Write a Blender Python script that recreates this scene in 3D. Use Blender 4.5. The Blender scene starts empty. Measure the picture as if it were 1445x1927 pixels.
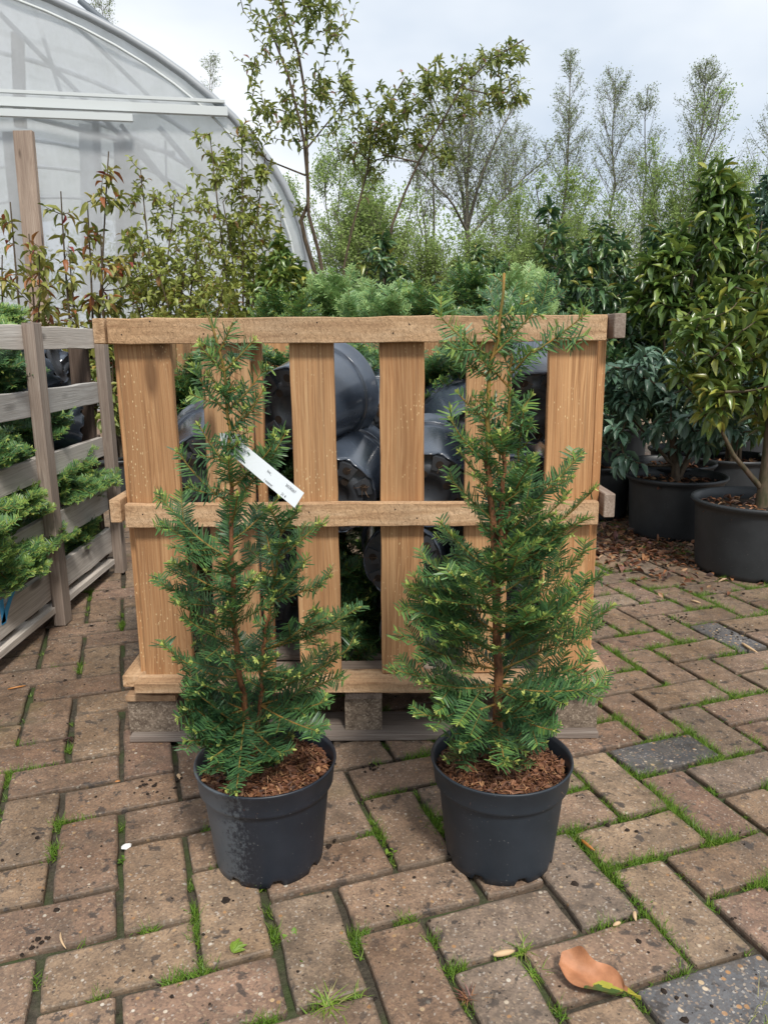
import bpy, math, random
import numpy as np
from mathutils import Matrix, Vector
S = bpy.context.scene
C = S.collection
rng = np.random.default_rng(7)

# ------------------------------------------------------------------ camera
CH, PITCH, ROLL, FPX = .827, math.radians(12.6), math.radians(.6), 1447.
cf = np.array([0, math.cos(PITCH), -math.sin(PITCH)]); cu0 = np.array([0, math.sin(PITCH), math.cos(PITCH)]); cr0 = np.array([1., 0, 0])
cu = math.cos(ROLL)*cu0+math.sin(ROLL)*cr0; cr = math.cos(ROLL)*cr0-math.sin(ROLL)*cu0
CAM = np.array([0, 0, CH])
cd = bpy.data.cameras.new('camera'); cam = bpy.data.objects.new('camera', cd); C.objects.link(cam)
cam.matrix_world = Matrix(((cr[0], cu[0], -cf[0], 0), (cr[1], cu[1], -cf[1], 0), (cr[2], cu[2], -cf[2], CH), (0, 0, 0, 1)))
cd.sensor_fit = 'VERTICAL'; cd.sensor_height = 24; cd.lens = FPX/1927*24; cd.clip_start = .05; cd.clip_end = 600
S.camera = cam
def ray(x, y): return cf+(x-722.5)/FPX*cr+(963.5-y)/FPX*cu
def at(x, y, Y): d = ray(x, y); return CAM+d*(Y/d[1])          # point on the plane at distance Y
def atx(x, y, X): d = ray(x, y); return CAM+d*(X/d[0])
def gnd(x, y, z=0.): d = ray(x, y); return CAM+d*((z-CH)/d[2])
def proj(P):
    v = np.asarray(P)-CAM; z = v@cf
    return 722.5+FPX*(v@cr)/z, 963.5-FPX*(v@cu)/z, z

# ------------------------------------------------------------------ light
SUN_EL, SUN_AZ = math.radians(52), math.radians(158)            # azimuth clockwise from +Y
W = bpy.data.worlds.new('World'); S.world = W; W.use_nodes = True
nt = W.node_tree; nt.nodes.clear()
sky = nt.nodes.new('ShaderNodeTexSky'); sky.sky_type = 'NISHITA'; sky.sun_disc = False
sky.sun_elevation = SUN_EL; sky.sun_rotation = SUN_AZ; sky.air_density = 1.; sky.dust_density = 2.
tc = nt.nodes.new('ShaderNodeTexCoord'); mp = nt.nodes.new('ShaderNodeMapping'); mp.inputs['Scale'].default_value = (1, 1, 2.2); mp.inputs['Location'].default_value = (.3, .9, .35)
nz = nt.nodes.new('ShaderNodeTexNoise'); nz.inputs['Scale'].default_value = 1.7; nz.inputs['Detail'].default_value = 5; nz.inputs['Roughness'].default_value = .5
rp = nt.nodes.new('ShaderNodeValToRGB'); rp.color_ramp.elements[0].position = .38; rp.color_ramp.elements[0].color = (4.9, 5.6, 6.5, 1); rp.color_ramp.elements[1].position = .62; rp.color_ramp.elements[1].color = (7.7, 7.95, 8.2, 1)
mx = nt.nodes.new('ShaderNodeMix'); mx.data_type = 'RGBA'; mx.inputs[0].default_value = .9
bg = nt.nodes.new('ShaderNodeBackground'); bg.inputs['Strength'].default_value = .1
ow = nt.nodes.new('ShaderNodeOutputWorld'); L = nt.links.new
L(tc.outputs['Generated'], mp.inputs[0]); L(mp.outputs[0], nz.inputs['Vector']); L(nz.outputs['Fac'], rp.inputs[0])
L(sky.outputs[0], mx.inputs[6]); L(rp.outputs[0], mx.inputs[7]); L(mx.outputs[2], bg.inputs['Color']); L(bg.outputs[0], ow.inputs[0])
sd = bpy.data.lights.new('sun', 'SUN'); sd.energy = 2.6; sd.angle = math.radians(10); sd.color = (1, .95, .88)
sun = bpy.data.objects.new('sun', sd); C.objects.link(sun)
sv = Vector((math.sin(SUN_AZ)*math.cos(SUN_EL), math.cos(SUN_AZ)*math.cos(SUN_EL), math.sin(SUN_EL)))
sun.rotation_euler = sv.to_track_quat('Z', 'Y').to_euler()
S.view_settings.view_transform = 'Standard'; S.view_settings.look = 'None'; S.view_settings.gamma = 1; S.view_settings.exposure = .5
S.view_settings.use_curve_mapping = False
S.render.engine = 'CYCLES'

# ------------------------------------------------------------------ material helpers
class Mat:
    def __init__(s, name):
        s.m = bpy.data.materials.new(name); s.m.use_nodes = True; s.t = s.m.node_tree; s.t.nodes.clear()
    def n(s, typ, ins=None, out=0, **pr):
        nd = s.t.nodes.new('ShaderNode'+typ)
        for k, v in pr.items(): setattr(nd, k, v)
        for k, v in (ins or {}).items():
            if isinstance(v, bpy.types.NodeSocket): s.t.links.new(v, nd.inputs[k])
            else: nd.inputs[k].default_value = v
        return nd.outputs[out]
    def ramp(s, fac, st, interp='LINEAR'):
        nd = s.t.nodes.new('ShaderNodeValToRGB'); s.t.links.new(fac, nd.inputs[0]); r = nd.color_ramp; r.interpolation = interp
        while len(r.elements) < len(st): r.elements.new(.5)
        for e, (p, c) in zip(r.elements, st):
            e.position = p; e.color = (c, c, c, 1) if not hasattr(c, '__len__') else (*c[:3], 1)
        return nd.outputs[0]
    def mix(s, f, a, b, mode='MIX'):
        f2 = {0: f, 6: (*a, 1) if isinstance(a, tuple) else a, 7: (*b, 1) if isinstance(b, tuple) else b}
        return s.n('Mix', f2, 2, data_type='RGBA', blend_type=mode)
    def math(s, op, a, b=0., c=False): return s.n('Math', {0: a, 1: b}, operation=op, use_clamp=c)
    def noise(s, vec, scale, detail=3, rough=.5, dist=0.): return s.n('TexNoise', {'Vector': vec, 'Scale': scale, 'Detail': detail, 'Roughness': rough, 'Distortion': dist})
    def voro(s, vec, scale, out='Color', feat='F1', rnd=1.): return s.t.nodes[-1] and s.n('TexVoronoi', {'Vector': vec, 'Scale': scale, 'Randomness': rnd}, out, feature=feat)
    def mapping(s, vec, scale=(1, 1, 1), loc=(0, 0, 0)): return s.n('Mapping', {'Vector': vec, 'Scale': scale, 'Location': loc})
    def bump(s, h, st=.3, d=.002, nrm=None):
        i = {'Height': h, 'Strength': st, 'Distance': d}
        if nrm is not None: i['Normal'] = nrm
        return s.n('Bump', i)
    def out(s, col, rough=.6, nrm=None, spec=.5, transl=0., coat=0.):
        i = {'Base Color': (*col, 1) if isinstance(col, tuple) else col, 'Roughness': rough, 'Specular IOR Level': spec}
        if nrm is not None: i['Normal'] = nrm
        if coat: i['Coat Weight'] = coat; i['Coat Roughness'] = .16
        b = s.n('BsdfPrincipled', i)
        if transl:
            tr = s.n('BsdfTranslucent', {'Color': i['Base Color']}); b = s.n('MixShader', {0: transl, 1: b, 2: tr})
        o = s.t.nodes.new('ShaderNodeOutputMaterial'); s.t.links.new(b, o.inputs[0]); return s.m
    def obj(s): return s.n('TexCoord', out='Object')
    def pos(s): return s.n('NewGeometry', out='Position')
    def rnd(s): return s.n('ObjectInfo', out='Random')
    def tone(s): return s.n('Attribute', out='Fac', attribute_name='tone')
    def shift(s, vec, amt=37.):      # per object offset of a texture
        r = s.rnd(); v = s.n('CombineXYZ', {0: s.math('MULTIPLY', r, amt), 1: s.math('MULTIPLY', r, amt*1.7), 2: s.math('MULTIPLY', r, amt*.6)})
        return s.n('VectorMath', {0: vec, 1: v}, operation='ADD')

def wood_mat(name, light, mid, dark, rough=.75, grey=None, fine=1., specks=0.):
    m = Mat(name); v = m.shift(m.obj())
    warp = m.noise(m.mapping(v, (1.6, 7, 7)), 1.3, 2, .5)
    vv = m.n('VectorMath', {0: m.mapping(v, (.35, 1, 1)), 1: m.n('CombineXYZ', {0: 0., 1: m.math('MULTIPLY', warp, .05), 2: m.math('MULTIPLY', warp, .03)})}, operation='ADD')
    rings = m.noise(m.mapping(vv, (.55, 34, 34)), 8.0*fine, 5, .66)
    broad = m.noise(m.mapping(v, (1.2, 9, 9)), 1.6, 3, .5)
    fib = m.noise(m.mapping(v, (9, 260, 260)), 1.5, 3, .6)
    c = m.ramp(rings, [(.28, dark), (.47, mid), (.64, light)])
    c = m.mix(m.ramp(broad, [(.35, 0.), (.68, .55)]), c, dark)
    kn = m.n('TexVoronoi', {'Vector': m.mapping(v, (3.0, 10, 10)), 'Scale': 1.15, 'Randomness': 1.}, 'Distance', feature='F1')
    c = m.mix(m.ramp(kn, [(.12, .85), (.2, 0.)]), c, tuple(x*.35 for x in dark))
    c = m.mix(m.math('MULTIPLY', m.ramp(fib, [(.3, 1.), (.62, 0.)]), .38), c, tuple(x*.55 for x in mid))
    if grey: c = m.mix(m.ramp(m.noise(m.mapping(v, (2, 9, 9)), 2.5, 4, .6), [(.4, 0.), (.62, .8)]), c, grey)
    c = m.mix(m.math('MULTIPLY', m.math('SUBTRACT', m.rnd(), .5), .5, True), c, tuple(x*.6 for x in dark))
    if specks:
        wr = m.ramp(m.math('FRACT', m.math('MULTIPLY', m.rnd(), 7.31)), [(.35, 0.), (.8, 1.)]); wn = m.ramp(m.noise(m.mapping(v, (.9, 12, 12)), 1.4, 4, .6), [(.35, .15), (.65, .85)])
        c = m.mix(m.math('MULTIPLY', m.math('MULTIPLY', wr, wn), .75), c, m.mix(1., c, (.62, .66, .70), 'MULTIPLY'))
        strk = m.noise(m.mapping(v, (2.2, 150, 150)), 1.4, 3, .6); c = m.mix(m.ramp(strk, [(.36, .5), (.5, 0.)]), c, (.20, .10, .045))
        sp = m.n('TexVoronoi', {'Vector': m.mapping(v, (60, 160, 160)), 'Scale': 1.3, 'Randomness': 1.}, 'Distance', feature='F1')
        gate = m.ramp(m.noise(v, 9, 2), [(.5, 0.), (.6, 1.)])
        c = m.mix(m.math('MULTIPLY', m.math('MULTIPLY', m.ramp(sp, [(.12, 1.), (.2, 0.)]), gate), specks), c, (.75, .62, .36))
    c = m.mix(1., c, m.ramp(m.math('FRACT', m.math('MULTIPLY', m.rnd(), 13.7)), [(0., (.78, .80, .82)), (.5, (1., 1., 1.)), (1., (1.12, 1.06, 1.)) ]), 'MULTIPLY')
    h = m.math('ADD', m.math('MULTIPLY', rings, .6), m.math('MULTIPLY', fib, .7))
    return m.out(c, rough, m.bump(h, .7, .0015), .35)

M = {}
M['pine'] = wood_mat('pine_planed', (.64, .40, .205), (.52, .29, .135), (.27, .125, .05), .62, specks=.8)
def rough_pine():
    m = Mat('pine_rough_sawn'); v = m.shift(m.obj())
    g = m.noise(m.mapping(v, (3, 30, 30)), 2., 4, .6, .3)
    c = m.ramp(g, [(.3, (.33, .19, .10)), (.5, (.52, .33, .185)), (.68, (.64, .44, .27))])
    c = m.mix(m.ramp(m.noise(v, 4.5, 3), [(.42, 0.), (.7, .6)]), c, (.30, .20, .125))
    kn = m.n('TexVoronoi', {'Vector': m.mapping(v, (4, 10, 10)), 'Scale': 1., 'Randomness': 1.}, 'Distance', feature='F1')
    c = m.mix(m.ramp(kn, [(.05, .8), (.1, 0.)]), c, (.10, .06, .035))
    saw = m.noise(m.mapping(v, (95, 45, 45), ), 1.7, 4, .7, 1.2)
    c = m.mix(m.math('MULTIPLY', m.ramp(saw, [(.34, 1.), (.5, 0.)]), .5), c, (.22, .13, .07))
    return m.out(c, .8, m.bump(saw, 1., .0035), .25)
M['rough_pine'] = rough_pine()
M['grey_wood'] = wood_mat('weathered_grey_wood', (.74, .70, .65), (.60, .56, .51), (.36, .31, .27), .85, fine=.8)
M['post_wood'] = wood_mat('weathered_brown_wood', (.46, .39, .33), (.34, .27, .22), (.17, .125, .10), .85)
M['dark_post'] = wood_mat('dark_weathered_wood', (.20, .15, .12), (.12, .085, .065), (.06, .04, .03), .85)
def block_mat():
    m = Mat('pressed_chipboard_block'); v = m.shift(m.obj())
    a = m.voro(v, 300); b = m.noise(v, 60, 4, .6)
    c = m.mix(.45, m.ramp(b, [(.35, (.10, .075, .055)), (.62, (.26, .205, .155))]), m.ramp(m.n('SeparateColor', {0: a}), [(.1, (.09, .065, .05)), (.8, (.28, .22, .165)), (.95, (.48, .40, .31))]))
    return m.out(c, .9, m.bump(m.n('SeparateColor', {0: a}), .6, .001), .2)
M['block'] = block_mat()

def brick_mat(name, cols, stone=.955, grey=False, edge=True):
    m = Mat(name); p = m.pos(); r = m.rnd()
    base = m.ramp(m.math('FRACT', m.math('ADD', r, m.tone())), cols)
    big = m.noise(p, 1.3, 3, .5)
    base = m.mix(m.ramp(big, [(.38, .0), (.66, .55)]), base, (.25, .185, .135) if not grey else (.16, .16, .165))
    mid = m.noise(p, 26, 5, .65)
    base = m.mix(.8, base, m.ramp(mid, [(.25, (.38, .36, .35)), (.5, (.95, .95, .95)), (.72, (1.4, 1.36, 1.32))]), 'MULTIPLY')
    vc = m.voro(p, 330); vd = m.n('SeparateColor', {0: vc}); vg = m.n('SeparateColor', {0: vc}, 1)
    base = m.mix(m.math('MULTIPLY', m.ramp(vd, [(0., 1.), (.5, 0.)]), .5), base, (.085, .065, .055))
    base = m.mix(m.ramp(vd, [(.84, 0.), (.9, .55)]), base, m.ramp(vg, [(.2, (.36, .24, .15)), (.6, (.46, .36, .25)), (.9, (.52, .47, .42))]))
    v2 = m.n('TexVoronoi', {'Vector': p, 'Scale': 120 if not grey else 95, 'Randomness': 1.}, 'Color'); d2 = m.n('TexVoronoi', {'Vector': p, 'Scale': 120 if not grey else 95, 'Randomness': 1.}, 'Distance')
    sel = m.ramp(m.n('SeparateColor', {0: v2}), [(stone, 0.), (stone+.01, 1.)]); st = m.math('MULTIPLY', sel, m.ramp(d2, [(.3, 1.), (.42, 0.)]))
    base = m.mix(st, base, m.ramp(m.n('SeparateColor', {0: v2}, 1), [(.2, (.40, .22, .10)), (.55, (.52, .36, .2)), (.8, (.6, .54, .45))]))
    if edge:
        ob = m.n('SeparateXYZ', {0: m.obj()}); oy = m.n('SeparateXYZ', {0: m.obj()}, 1)
        ex = m.math('SUBTRACT', m.math('ABSOLUTE', ob), .0925); ey = m.math('SUBTRACT', m.math('ABSOLUTE', oy), .040); e = m.math('ADD', m.math('MAXIMUM', ex, ey), m.math('MULTIPLY', m.math('SUBTRACT', m.noise(p, 70, 4, .7), .5), .022))
        base = m.mix(m.ramp(m.math('MULTIPLY', e, 100.), [(.1, 0.), (.75, .62)]), base, (.085, .068, .05))
    damp = m.noise(p, 2.1, 4, .6); base = m.mix(m.ramp(damp, [(.42, 0.), (.60, .75)]), base, m.mix(1., base, (.55, .51, .47), 'MULTIPLY'))
    dirt = m.noise(p, 11, 6, .7); base = m.mix(m.ramp(dirt, [(.5, 0.), (.68, .55)]), base, (.10, .078, .058))
    # damp dirt stains
    sn = m.noise(p, 34, 5, .62, .3); gate = m.noise(p, 3.1, 2)
    stn = m.math('MULTIPLY', m.ramp(sn, [(.585, 0.), (.63, 1.)]), m.ramp(gate, [(.40, 0.), (.5, 1.)]))
    base = m.mix(m.math('MULTIPLY', stn, .8), base, (.045, .038, .034))
    pits = m.ramp(m.n('TexVoronoi', {'Vector': p, 'Scale': 75, 'Randomness': 1.}, 'Distance'), [(.07, 1.), (.13, 0.)])
    base = m.mix(m.math('MULTIPLY', pits, .6), base, (.05, .04, .035))
    moss = m.ramp(m.noise(p, 5.2, 4, .6), [(.6, 0.), (.72, .35)])
    base = m.mix(moss, base, (.15, .125, .05))
    h = m.math('SUBTRACT', m.math('ADD', m.math('MULTIPLY', mid, 1.2), m.math('MULTIPLY', vd, .5)), pits)
    rgh = m.ramp(damp, [(.40, .80), (.62, .42)])
    return m.out(base, rgh, m.bump(h, .85, .002), .45)
BC = [(0., (.28, .17, .112)), (.25, (.34, .23, .14)), (.5, (.29, .175, .122)), (.7, (.37, .255, .155)), (.85, (.25, .19, .145)), (1., (.31, .20, .13))]
M['brick_far'] = brick_mat('distant_brown_paving_brick', BC, .95, edge=False)
M['brick'] = brick_mat('brown_paving_brick', BC)
M['brick_grey'] = brick_mat('grey_paving_brick', [(0., (.10, .10, .105)), (1., (.13, .13, .135))], .80, True)
def soil_mat(name, a, b, moss=0.):
    m = Mat(name); p = m.pos()
    c = m.ramp(m.noise(p, 90, 5, .7), [(.3, a), (.7, b)])
    if moss: c = m.mix(m.ramp(m.noise(p, 6, 4, .6), [(.46, 0.), (.6, moss)]), c, (.05, .085, .02))
    return m.out(c, .9, m.bump(m.noise(p, 160, 4, .7), .8, .004), .2)
M['joint'] = soil_mat('joint_soil', (.03, .026, .02), (.10, .085, .062), .6)
M['soil'] = soil_mat('dark_soil', (.012, .009, .007), (.045, .032, .024))
M['far_ground'] = soil_mat('rough_grass_ground', (.05, .06, .025), (.10, .10, .045))

def leaf_mat(name, st, rough=.4, transl=.25, spec=.5, vein=False):
    m = Mat(name); c = m.ramp(m.tone(), st)
    n = m.noise(m.pos(), 60, 2)
    c = m.mix(.5, c, m.ramp(n, [(.3, (.7, .7, .7)), (.7, (1.25, 1.25, 1.25))]), 'MULTIPLY')
    return m.out(c, rough, None, spec, transl)
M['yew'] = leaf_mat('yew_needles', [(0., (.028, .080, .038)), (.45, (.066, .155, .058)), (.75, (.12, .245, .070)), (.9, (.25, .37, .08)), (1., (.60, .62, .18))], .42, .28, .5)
M['yew_bright'] = leaf_mat('bright_conifer_needles', [(0., (.09, .19, .09)), (.5, (.19, .34, .14)), (1., (.34, .48, .17))], .45, .3)
M['laurel'] = leaf_mat('laurel_leaves', [(0., (.035, .085, .040)), (.4, (.085, .17, .068)), (.7, (.17, .25, .065)), (.9, (.24, .27, .05)), (1., (.40, .32, .07))], .30, .2, .7)
M['laurel_blue'] = leaf_mat('bluish_laurel_leaves', [(0., (.06, .12, .08)), (.5, (.11, .20, .13)), (.9, (.13, .20, .11)), (1., (.25, .24, .06))], .33, .15, .7)
M['laurel_olive'] = leaf_mat('olive_laurel_leaves', [(0., (.05, .10, .028)), (.4, (.12, .20, .045)), (.75, (.24, .31, .06)), (1., (.40, .38, .07))], .30, .2, .7)
M['autumn'] = leaf_mat('green_and_red_leaves', [(0., (.10, .13, .03)), (.4, (.27, .30, .07)), (.66, (.36, .32, .08)), (.8, (.40, .19, .06)), (.9, (.28, .06, .035)), (1., (.20, .03, .03))], .45, .3)
M['shrubgreen'] = leaf_mat('yellow_green_leaves', [(0., (.11, .16, .04)), (.5, (.34, .39, .09)), (.85, (.26, .26, .055)), (1., (.30, .16, .06))], .45, .35)
M['styrax'] = leaf_mat('small_tree_leaves', [(0., (.09, .14, .04)), (.5, (.25, .30, .08)), (.9, (.38, .38, .10)), (1., (.50, .30, .26))], .45, .45)
M['birch'] = leaf_mat('fresh_birch_leaves', [(0., (.14, .18, .08)), (.5, (.25, .31, .13)), (1., (.38, .42, .2))], .6, .4)
M['willow'] = leaf_mat('fresh_willow_leaves', [(0., (.16, .24, .07)), (.5, (.29, .40, .11)), (1., (.44, .54, .19))], .6, .45)
M['grass'] = leaf_mat('joint_grass_blades', [(0., (.07, .14, .02)), (.5, (.16, .30, .035)), (.9, (.26, .36, .05)), (1., (.42, .38, .16))], .5, .35)
M['litter'] = leaf_mat('dead_leaves', [(0., (.05, .025, .018)), (.4, (.16, .065, .035)), (.7, (.32, .14, .06)), (.9, (.42, .27, .15)), (1., (.22, .10, .09))], .5, .12)
M['bark_chip'] = leaf_mat('bark_chips', [(0., (.035, .014, .008)), (.5, (.13, .050, .024)), (.85, (.25, .11, .05)), (1., (.42, .24, .12))], .65, 0.)
M['straw'] = leaf_mat('root_fibres', [(0., (.10, .055, .03)), (1., (.32, .20, .11))], .7, 0.)
def bark(name, a, b, sc=60):
    m = Mat(name); c = m.ramp(m.noise(m.mapping(m.pos(), (1, 1, .35)), sc, 4, .6), [(.35, a), (.65, b)])
    return m.out(c, .7, m.bump(m.noise(m.pos(), sc*2, 3), .6, .002), .3)
M['yew_bark'] = bark('red_brown_yew_bark', (.08, .032, .016), (.28, .12, .05), 130)
M['yew_stem'] = bark('orange_green_yew_shoot', (.12, .11, .025), (.30, .16, .04), 60)
M['twig'] = bark('brown_twig', (.055, .038, .025), (.13, .095, .06))
M['far_bark'] = bark('grey_green_far_bark', (.10, .085, .065), (.19, .17, .135), 12)
M['mossy_bark'] = bark('mossy_trunk_bark', (.055, .055, .025), (.16, .11, .075), 40)
def plastic(name, col, rough, dust=0., scuff=(.12, .13, .14), gloss_bump=.15, coat=0.):
    m = Mat(name); v = m.obj()
    c = m.mix(m.ramp(m.noise(v, 14, 4, .6), [(.35, 0.), (.75, .5)]), col, tuple(x*1.7+.006 for x in col))
    sp = m.n('TexVoronoi', {'Vector': v, 'Scale': 150., 'Randomness': 1.}, 'Distance')
    gate = m.ramp(m.noise(v, 40, 2), [(.5, 0.), (.62, 1.)])
    c = m.mix(m.math('MULTIPLY', m.math('MULTIPLY', m.ramp(sp, [(.1, 1.), (.16, 0.)]), gate), .55), c, (.22, .22, .21))
    rg = m.ramp(m.noise(v, 9, 3), [(.3, rough*.85), (.7, min(1, rough*1.25))])
    if dust:
        x = m.n('SeparateXYZ', {0: v}); k = m.math('MULTIPLY', m.math('ADD', x, .022), -4.6)
        nn = m.math('ADD', m.noise(m.mapping(v, (1, 1, .8)), 150, 6, .85), k)
        msk = m.ramp(nn, [(.50, 0.), (.62, dust)])
        c = m.mix(msk, c, scuff)
    return m.out(c, rg, m.bump(m.noise(v, 220, 3), gloss_bump, .0006), .5, coat=coat)
M['pot'] = plastic('slate_pot_plastic', (.014, .020, .028), .5)
M['pot_dusty'] = plastic('dusty_slate_pot_plastic', (.010, .014, .022), .45, .9, (.085, .10, .115))
M['pot_wet'] = plastic('glossy_black_pot_plastic', (.045, .058, .080), .24, gloss_bump=.15, coat=.8)
M['pot_pad'] = plastic('pot_base_plastic', (.045, .050, .058), .35)
M['tub'] = plastic('dull_black_tub_plastic', (.022, .025, .028), .48, .0)
def flat(name, col, rough=.6, **k): return Mat(name).out(col, rough, **k)
M['white_tag'] = flat('white_label_plastic', (.78, .82, .84), .45, transl=.15)
M['ink'] = flat('black_label_ink', (.03, .03, .04), .6)
M['blue_paint'] = flat('blue_marking_paint', (.05, .38, .75), .6)
M['alu'] = flat('pale_painted_aluminium', (.55, .58, .58), .45)
M['steel'] = flat('dull_galvanised_tube', (.30, .32, .34), .45)
M['brace'] = flat('grey_brace_tube', (.12, .14, .16), .6)
M['white_stone'] = flat('white_shell', (.75, .75, .73), .5)
M['cut_wood'] = flat('pale_wood_chip', (.55, .38, .22), .7)
M['dark_hole'] = flat('dark_root_filled_hole', (.030, .019, .012), .9)
M['slug'] = flat('orange_bark_sliver', (.42, .17, .04), .4)
def film_mat():
    m = Mat('translucent_tunnel_film'); p = m.pos()
    dirt = m.noise(p, 3.5, 5, .65); st = m.noise(m.mapping(p, (2.5, 2.5, .4)), 1.6, 4, .6)
    c = m.mix(m.ramp(dirt, [(.45, 0.), (.8, .5)]), (.78, .80, .82), (.50, .52, .50))
    df = m.n('BsdfDiffuse', {'Color': c}); tl = m.n('BsdfTranslucent', {'Color': c}); a = m.n('MixShader', {0: .55, 1: df, 2: tl})
    tp = m.n('BsdfTransparent', {'Color': (.93, .95, .97, 1)})
    b = m.n('MixShader', {0: m.ramp(st, [(.3, .20), (.7, .36)]), 1: a, 2: tp})
    gl = m.n('BsdfGlossy', {'Color': (1, 1, 1, 1), 'Roughness': .22, 'Normal': m.bump(m.noise(p, 2.2, 3), .3, .05)})
    fr = m.n('Fresnel', {'IOR': 1.4}); sh = m.n('MixShader', {0: fr, 1: b, 2: gl})
    o = m.t.nodes.new('ShaderNodeOutputMaterial'); m.t.links.new(sh, o.inputs[0]); return m.m
M['film'] = film_mat()

# ------------------------------------------------------------------ mesh helpers
def nrm(v): v = np.asarray(v, float); return v/np.maximum(np.linalg.norm(v, axis=-1, keepdims=True), 1e-9)
class Batch:
    def __init__(s): s.V = []; s.F = []; s.nv = 0
    def add(s, V, F, mat=0, tone=.5):
        """V (n,3); F (m,k); tone scalar or (m,)"""
        V = np.asarray(V, float).reshape(-1, 3); F = np.asarray(F)
        s.F.append((F+s.nv, mat, np.broadcast_to(np.asarray(tone, float), (len(F),)))); s.V.append(V); s.nv += len(V)
    def tmpl(s, T, P, D, N, Ls, Ws, mat=0, tone=.5):
        """instances of a leaf template baked in"""
        if len(P) == 0: return
        P = np.asarray(P, float); D = nrm(D); Sd = nrm(np.cross(D, N)); N = np.cross(Sd, D)
        tv, tf = T; Ls = np.broadcast_to(Ls, (len(P),)); Ws = np.broadcast_to(Ws, (len(P),)); tone = np.broadcast_to(tone, (len(P),))
        V = P[:, None]+tv[None, :, 0:1]*Ws[:, None, None]*Sd[:, None]+tv[None, :, 1:2]*Ls[:, None, None]*D[:, None]+tv[None, :, 2:3]*Ls[:, None, None]*N[:, None]
        k = len(tv); off = (np.arange(len(P))*k)[:, None, None]; base = s.nv; s.V.append(V.reshape(-1, 3)); s.nv += len(P)*k
        for f in tf:
            f = np.asarray(f); FF = (f[None]+off).reshape(-1, f.shape[1])+base
            s.F.append((FF, mat, np.repeat(tone, len(f))))
    def tube(s, pts, r, sides=5, mat=0, tone=.5, cap=False):
        pts = np.asarray(pts, float); n = len(pts); r = np.broadcast_to(r, (n,))
        t = nrm(np.gradient(pts, axis=0)); ref = np.array([0, 0, 1.]) if abs(t[0][2]) < .9 else np.array([1., 0, 0])
        a = nrm(np.cross(t, ref)); b = np.cross(t, a); th = np.arange(sides)*2*np.pi/sides
        V = pts[:, None]+r[:, None, None]*(np.cos(th)[None, :, None]*a[:, None]+np.sin(th)[None, :, None]*b[:, None])
        i = np.arange(n-1)[:, None]*sides; j = np.arange(sides)[None]; j2 = (j+1) % sides
        F = np.stack([i+j, i+j2, i+sides+j2, i+sides+j], -1).reshape(-1, 4)
        s.add(V.reshape(-1, 3), F, mat, tone)
        if cap: s.F.append((np.array([[s.nv-sides+k for k in range(sides)]]), mat, np.array([tone if np.isscalar(tone) else .5])))
    def lathe(s, prof, seg=48, mat=0, zfun=None):
        prof = np.asarray(prof, float); th = np.arange(seg)*2*np.pi/seg; n = len(prof)
        V = np.stack([prof[:, None, 0]*np.cos(th), prof[:, None, 0]*np.sin(th), np.repeat(prof[:, 1:2], seg, 1)], -1)
        if zfun is not None: V = zfun(V, th)
        i = np.arange(n-1)[:, None]*seg; j = np.arange(seg)[None]; j2 = (j+1) % seg
        s.add(V.reshape(-1, 3), np.stack([i+j, i+j2, i+seg+j2, i+seg+j], -1).reshape(-1, 4), mat)
    def box(s, lo, hi, mat=0, tone=.5):
        lo = np.array(lo, float); hi = np.array(hi, float)
        V = np.array([[(lo, hi)[a][0], (lo, hi)[b][1], (lo, hi)[c][2]] for a in (0, 1) for b in (0, 1) for c in (0, 1)])
        s.add(V, [[0, 1, 3, 2], [4, 6, 7, 5], [0, 4, 5, 1], [2, 3, 7, 6], [0, 2, 6, 4], [1, 5, 7, 3]], mat, tone)
    def mesh(s, name, mats, origin=(0, 0, 0), smooth=True):
        V = np.concatenate(s.V)-np.asarray(origin); me = bpy.data.meshes.new(name)
        me.vertices.add(len(V)); me.vertices.foreach_set('co', V.astype(np.float32).ravel())
        tot = np.concatenate([np.full(len(f), f.shape[1]) for f, _, _ in s.F]); idx = np.concatenate([f.ravel() for f, _, _ in s.F])
        me.loops.add(len(idx)); me.loops.foreach_set('vertex_index', idx.astype(np.int32)); me.polygons.add(len(tot))
        st = np.concatenate([[0], np.cumsum(tot)[:-1]])
        me.polygons.foreach_set('loop_start', st.astype(np.int32)); me.polygons.foreach_set('loop_total', tot.astype(np.int32))
        mi = np.concatenate([np.full(len(f), m) for f, m, _ in s.F]); me.polygons.foreach_set('material_index', mi.astype(np.int32))
        me.update(calc_edges=True)
        at_ = me.attributes.new('tone', 'FLOAT', 'FACE'); at_.data.foreach_set('value', np.concatenate([t for _, _, t in s.F]).astype(np.float32))
        me.polygons.foreach_set('use_smooth', np.full(len(tot), smooth))
        for m in mats: me.materials.append(m)
        return me
    def obj(s, name, mats, parent=None, smooth=True, kind=None, label=None):
        org = ORG.get(parent.name, (0, 0, 0)) if parent is not None else (0, 0, 0)
        if not isinstance(mats, (list, tuple)): mats = [mats]
        return link(name, s.mesh(name, mats, org, smooth), parent, kind, label)
ORG = {}
def link(name, me, parent=None, kind=None, label=None, mat4=None):
    o = bpy.data.objects.new(name, me); C.objects.link(o)
    if parent is not None: o.parent = parent; ORG[o.name] = ORG.get(parent.name, (0, 0, 0))
    if mat4 is not None: o.matrix_basis = mat4
    if kind: o['kind'] = kind
    if label: o['label'] = label
    return o
def thing(name, label, cat, loc, group=None):
    o = bpy.data.objects.new(name, None); C.objects.link(o); o.location = loc; o.empty_display_size = .1
    o['label'] = label; o['category'] = cat
    if group: o['group'] = group
    ORG[o.name] = tuple(float(x) for x in loc); return o
def tag(o, label, cat, group=None):
    o['label'] = label; o['category'] = cat
    if group: o['group'] = group
    return o
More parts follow.
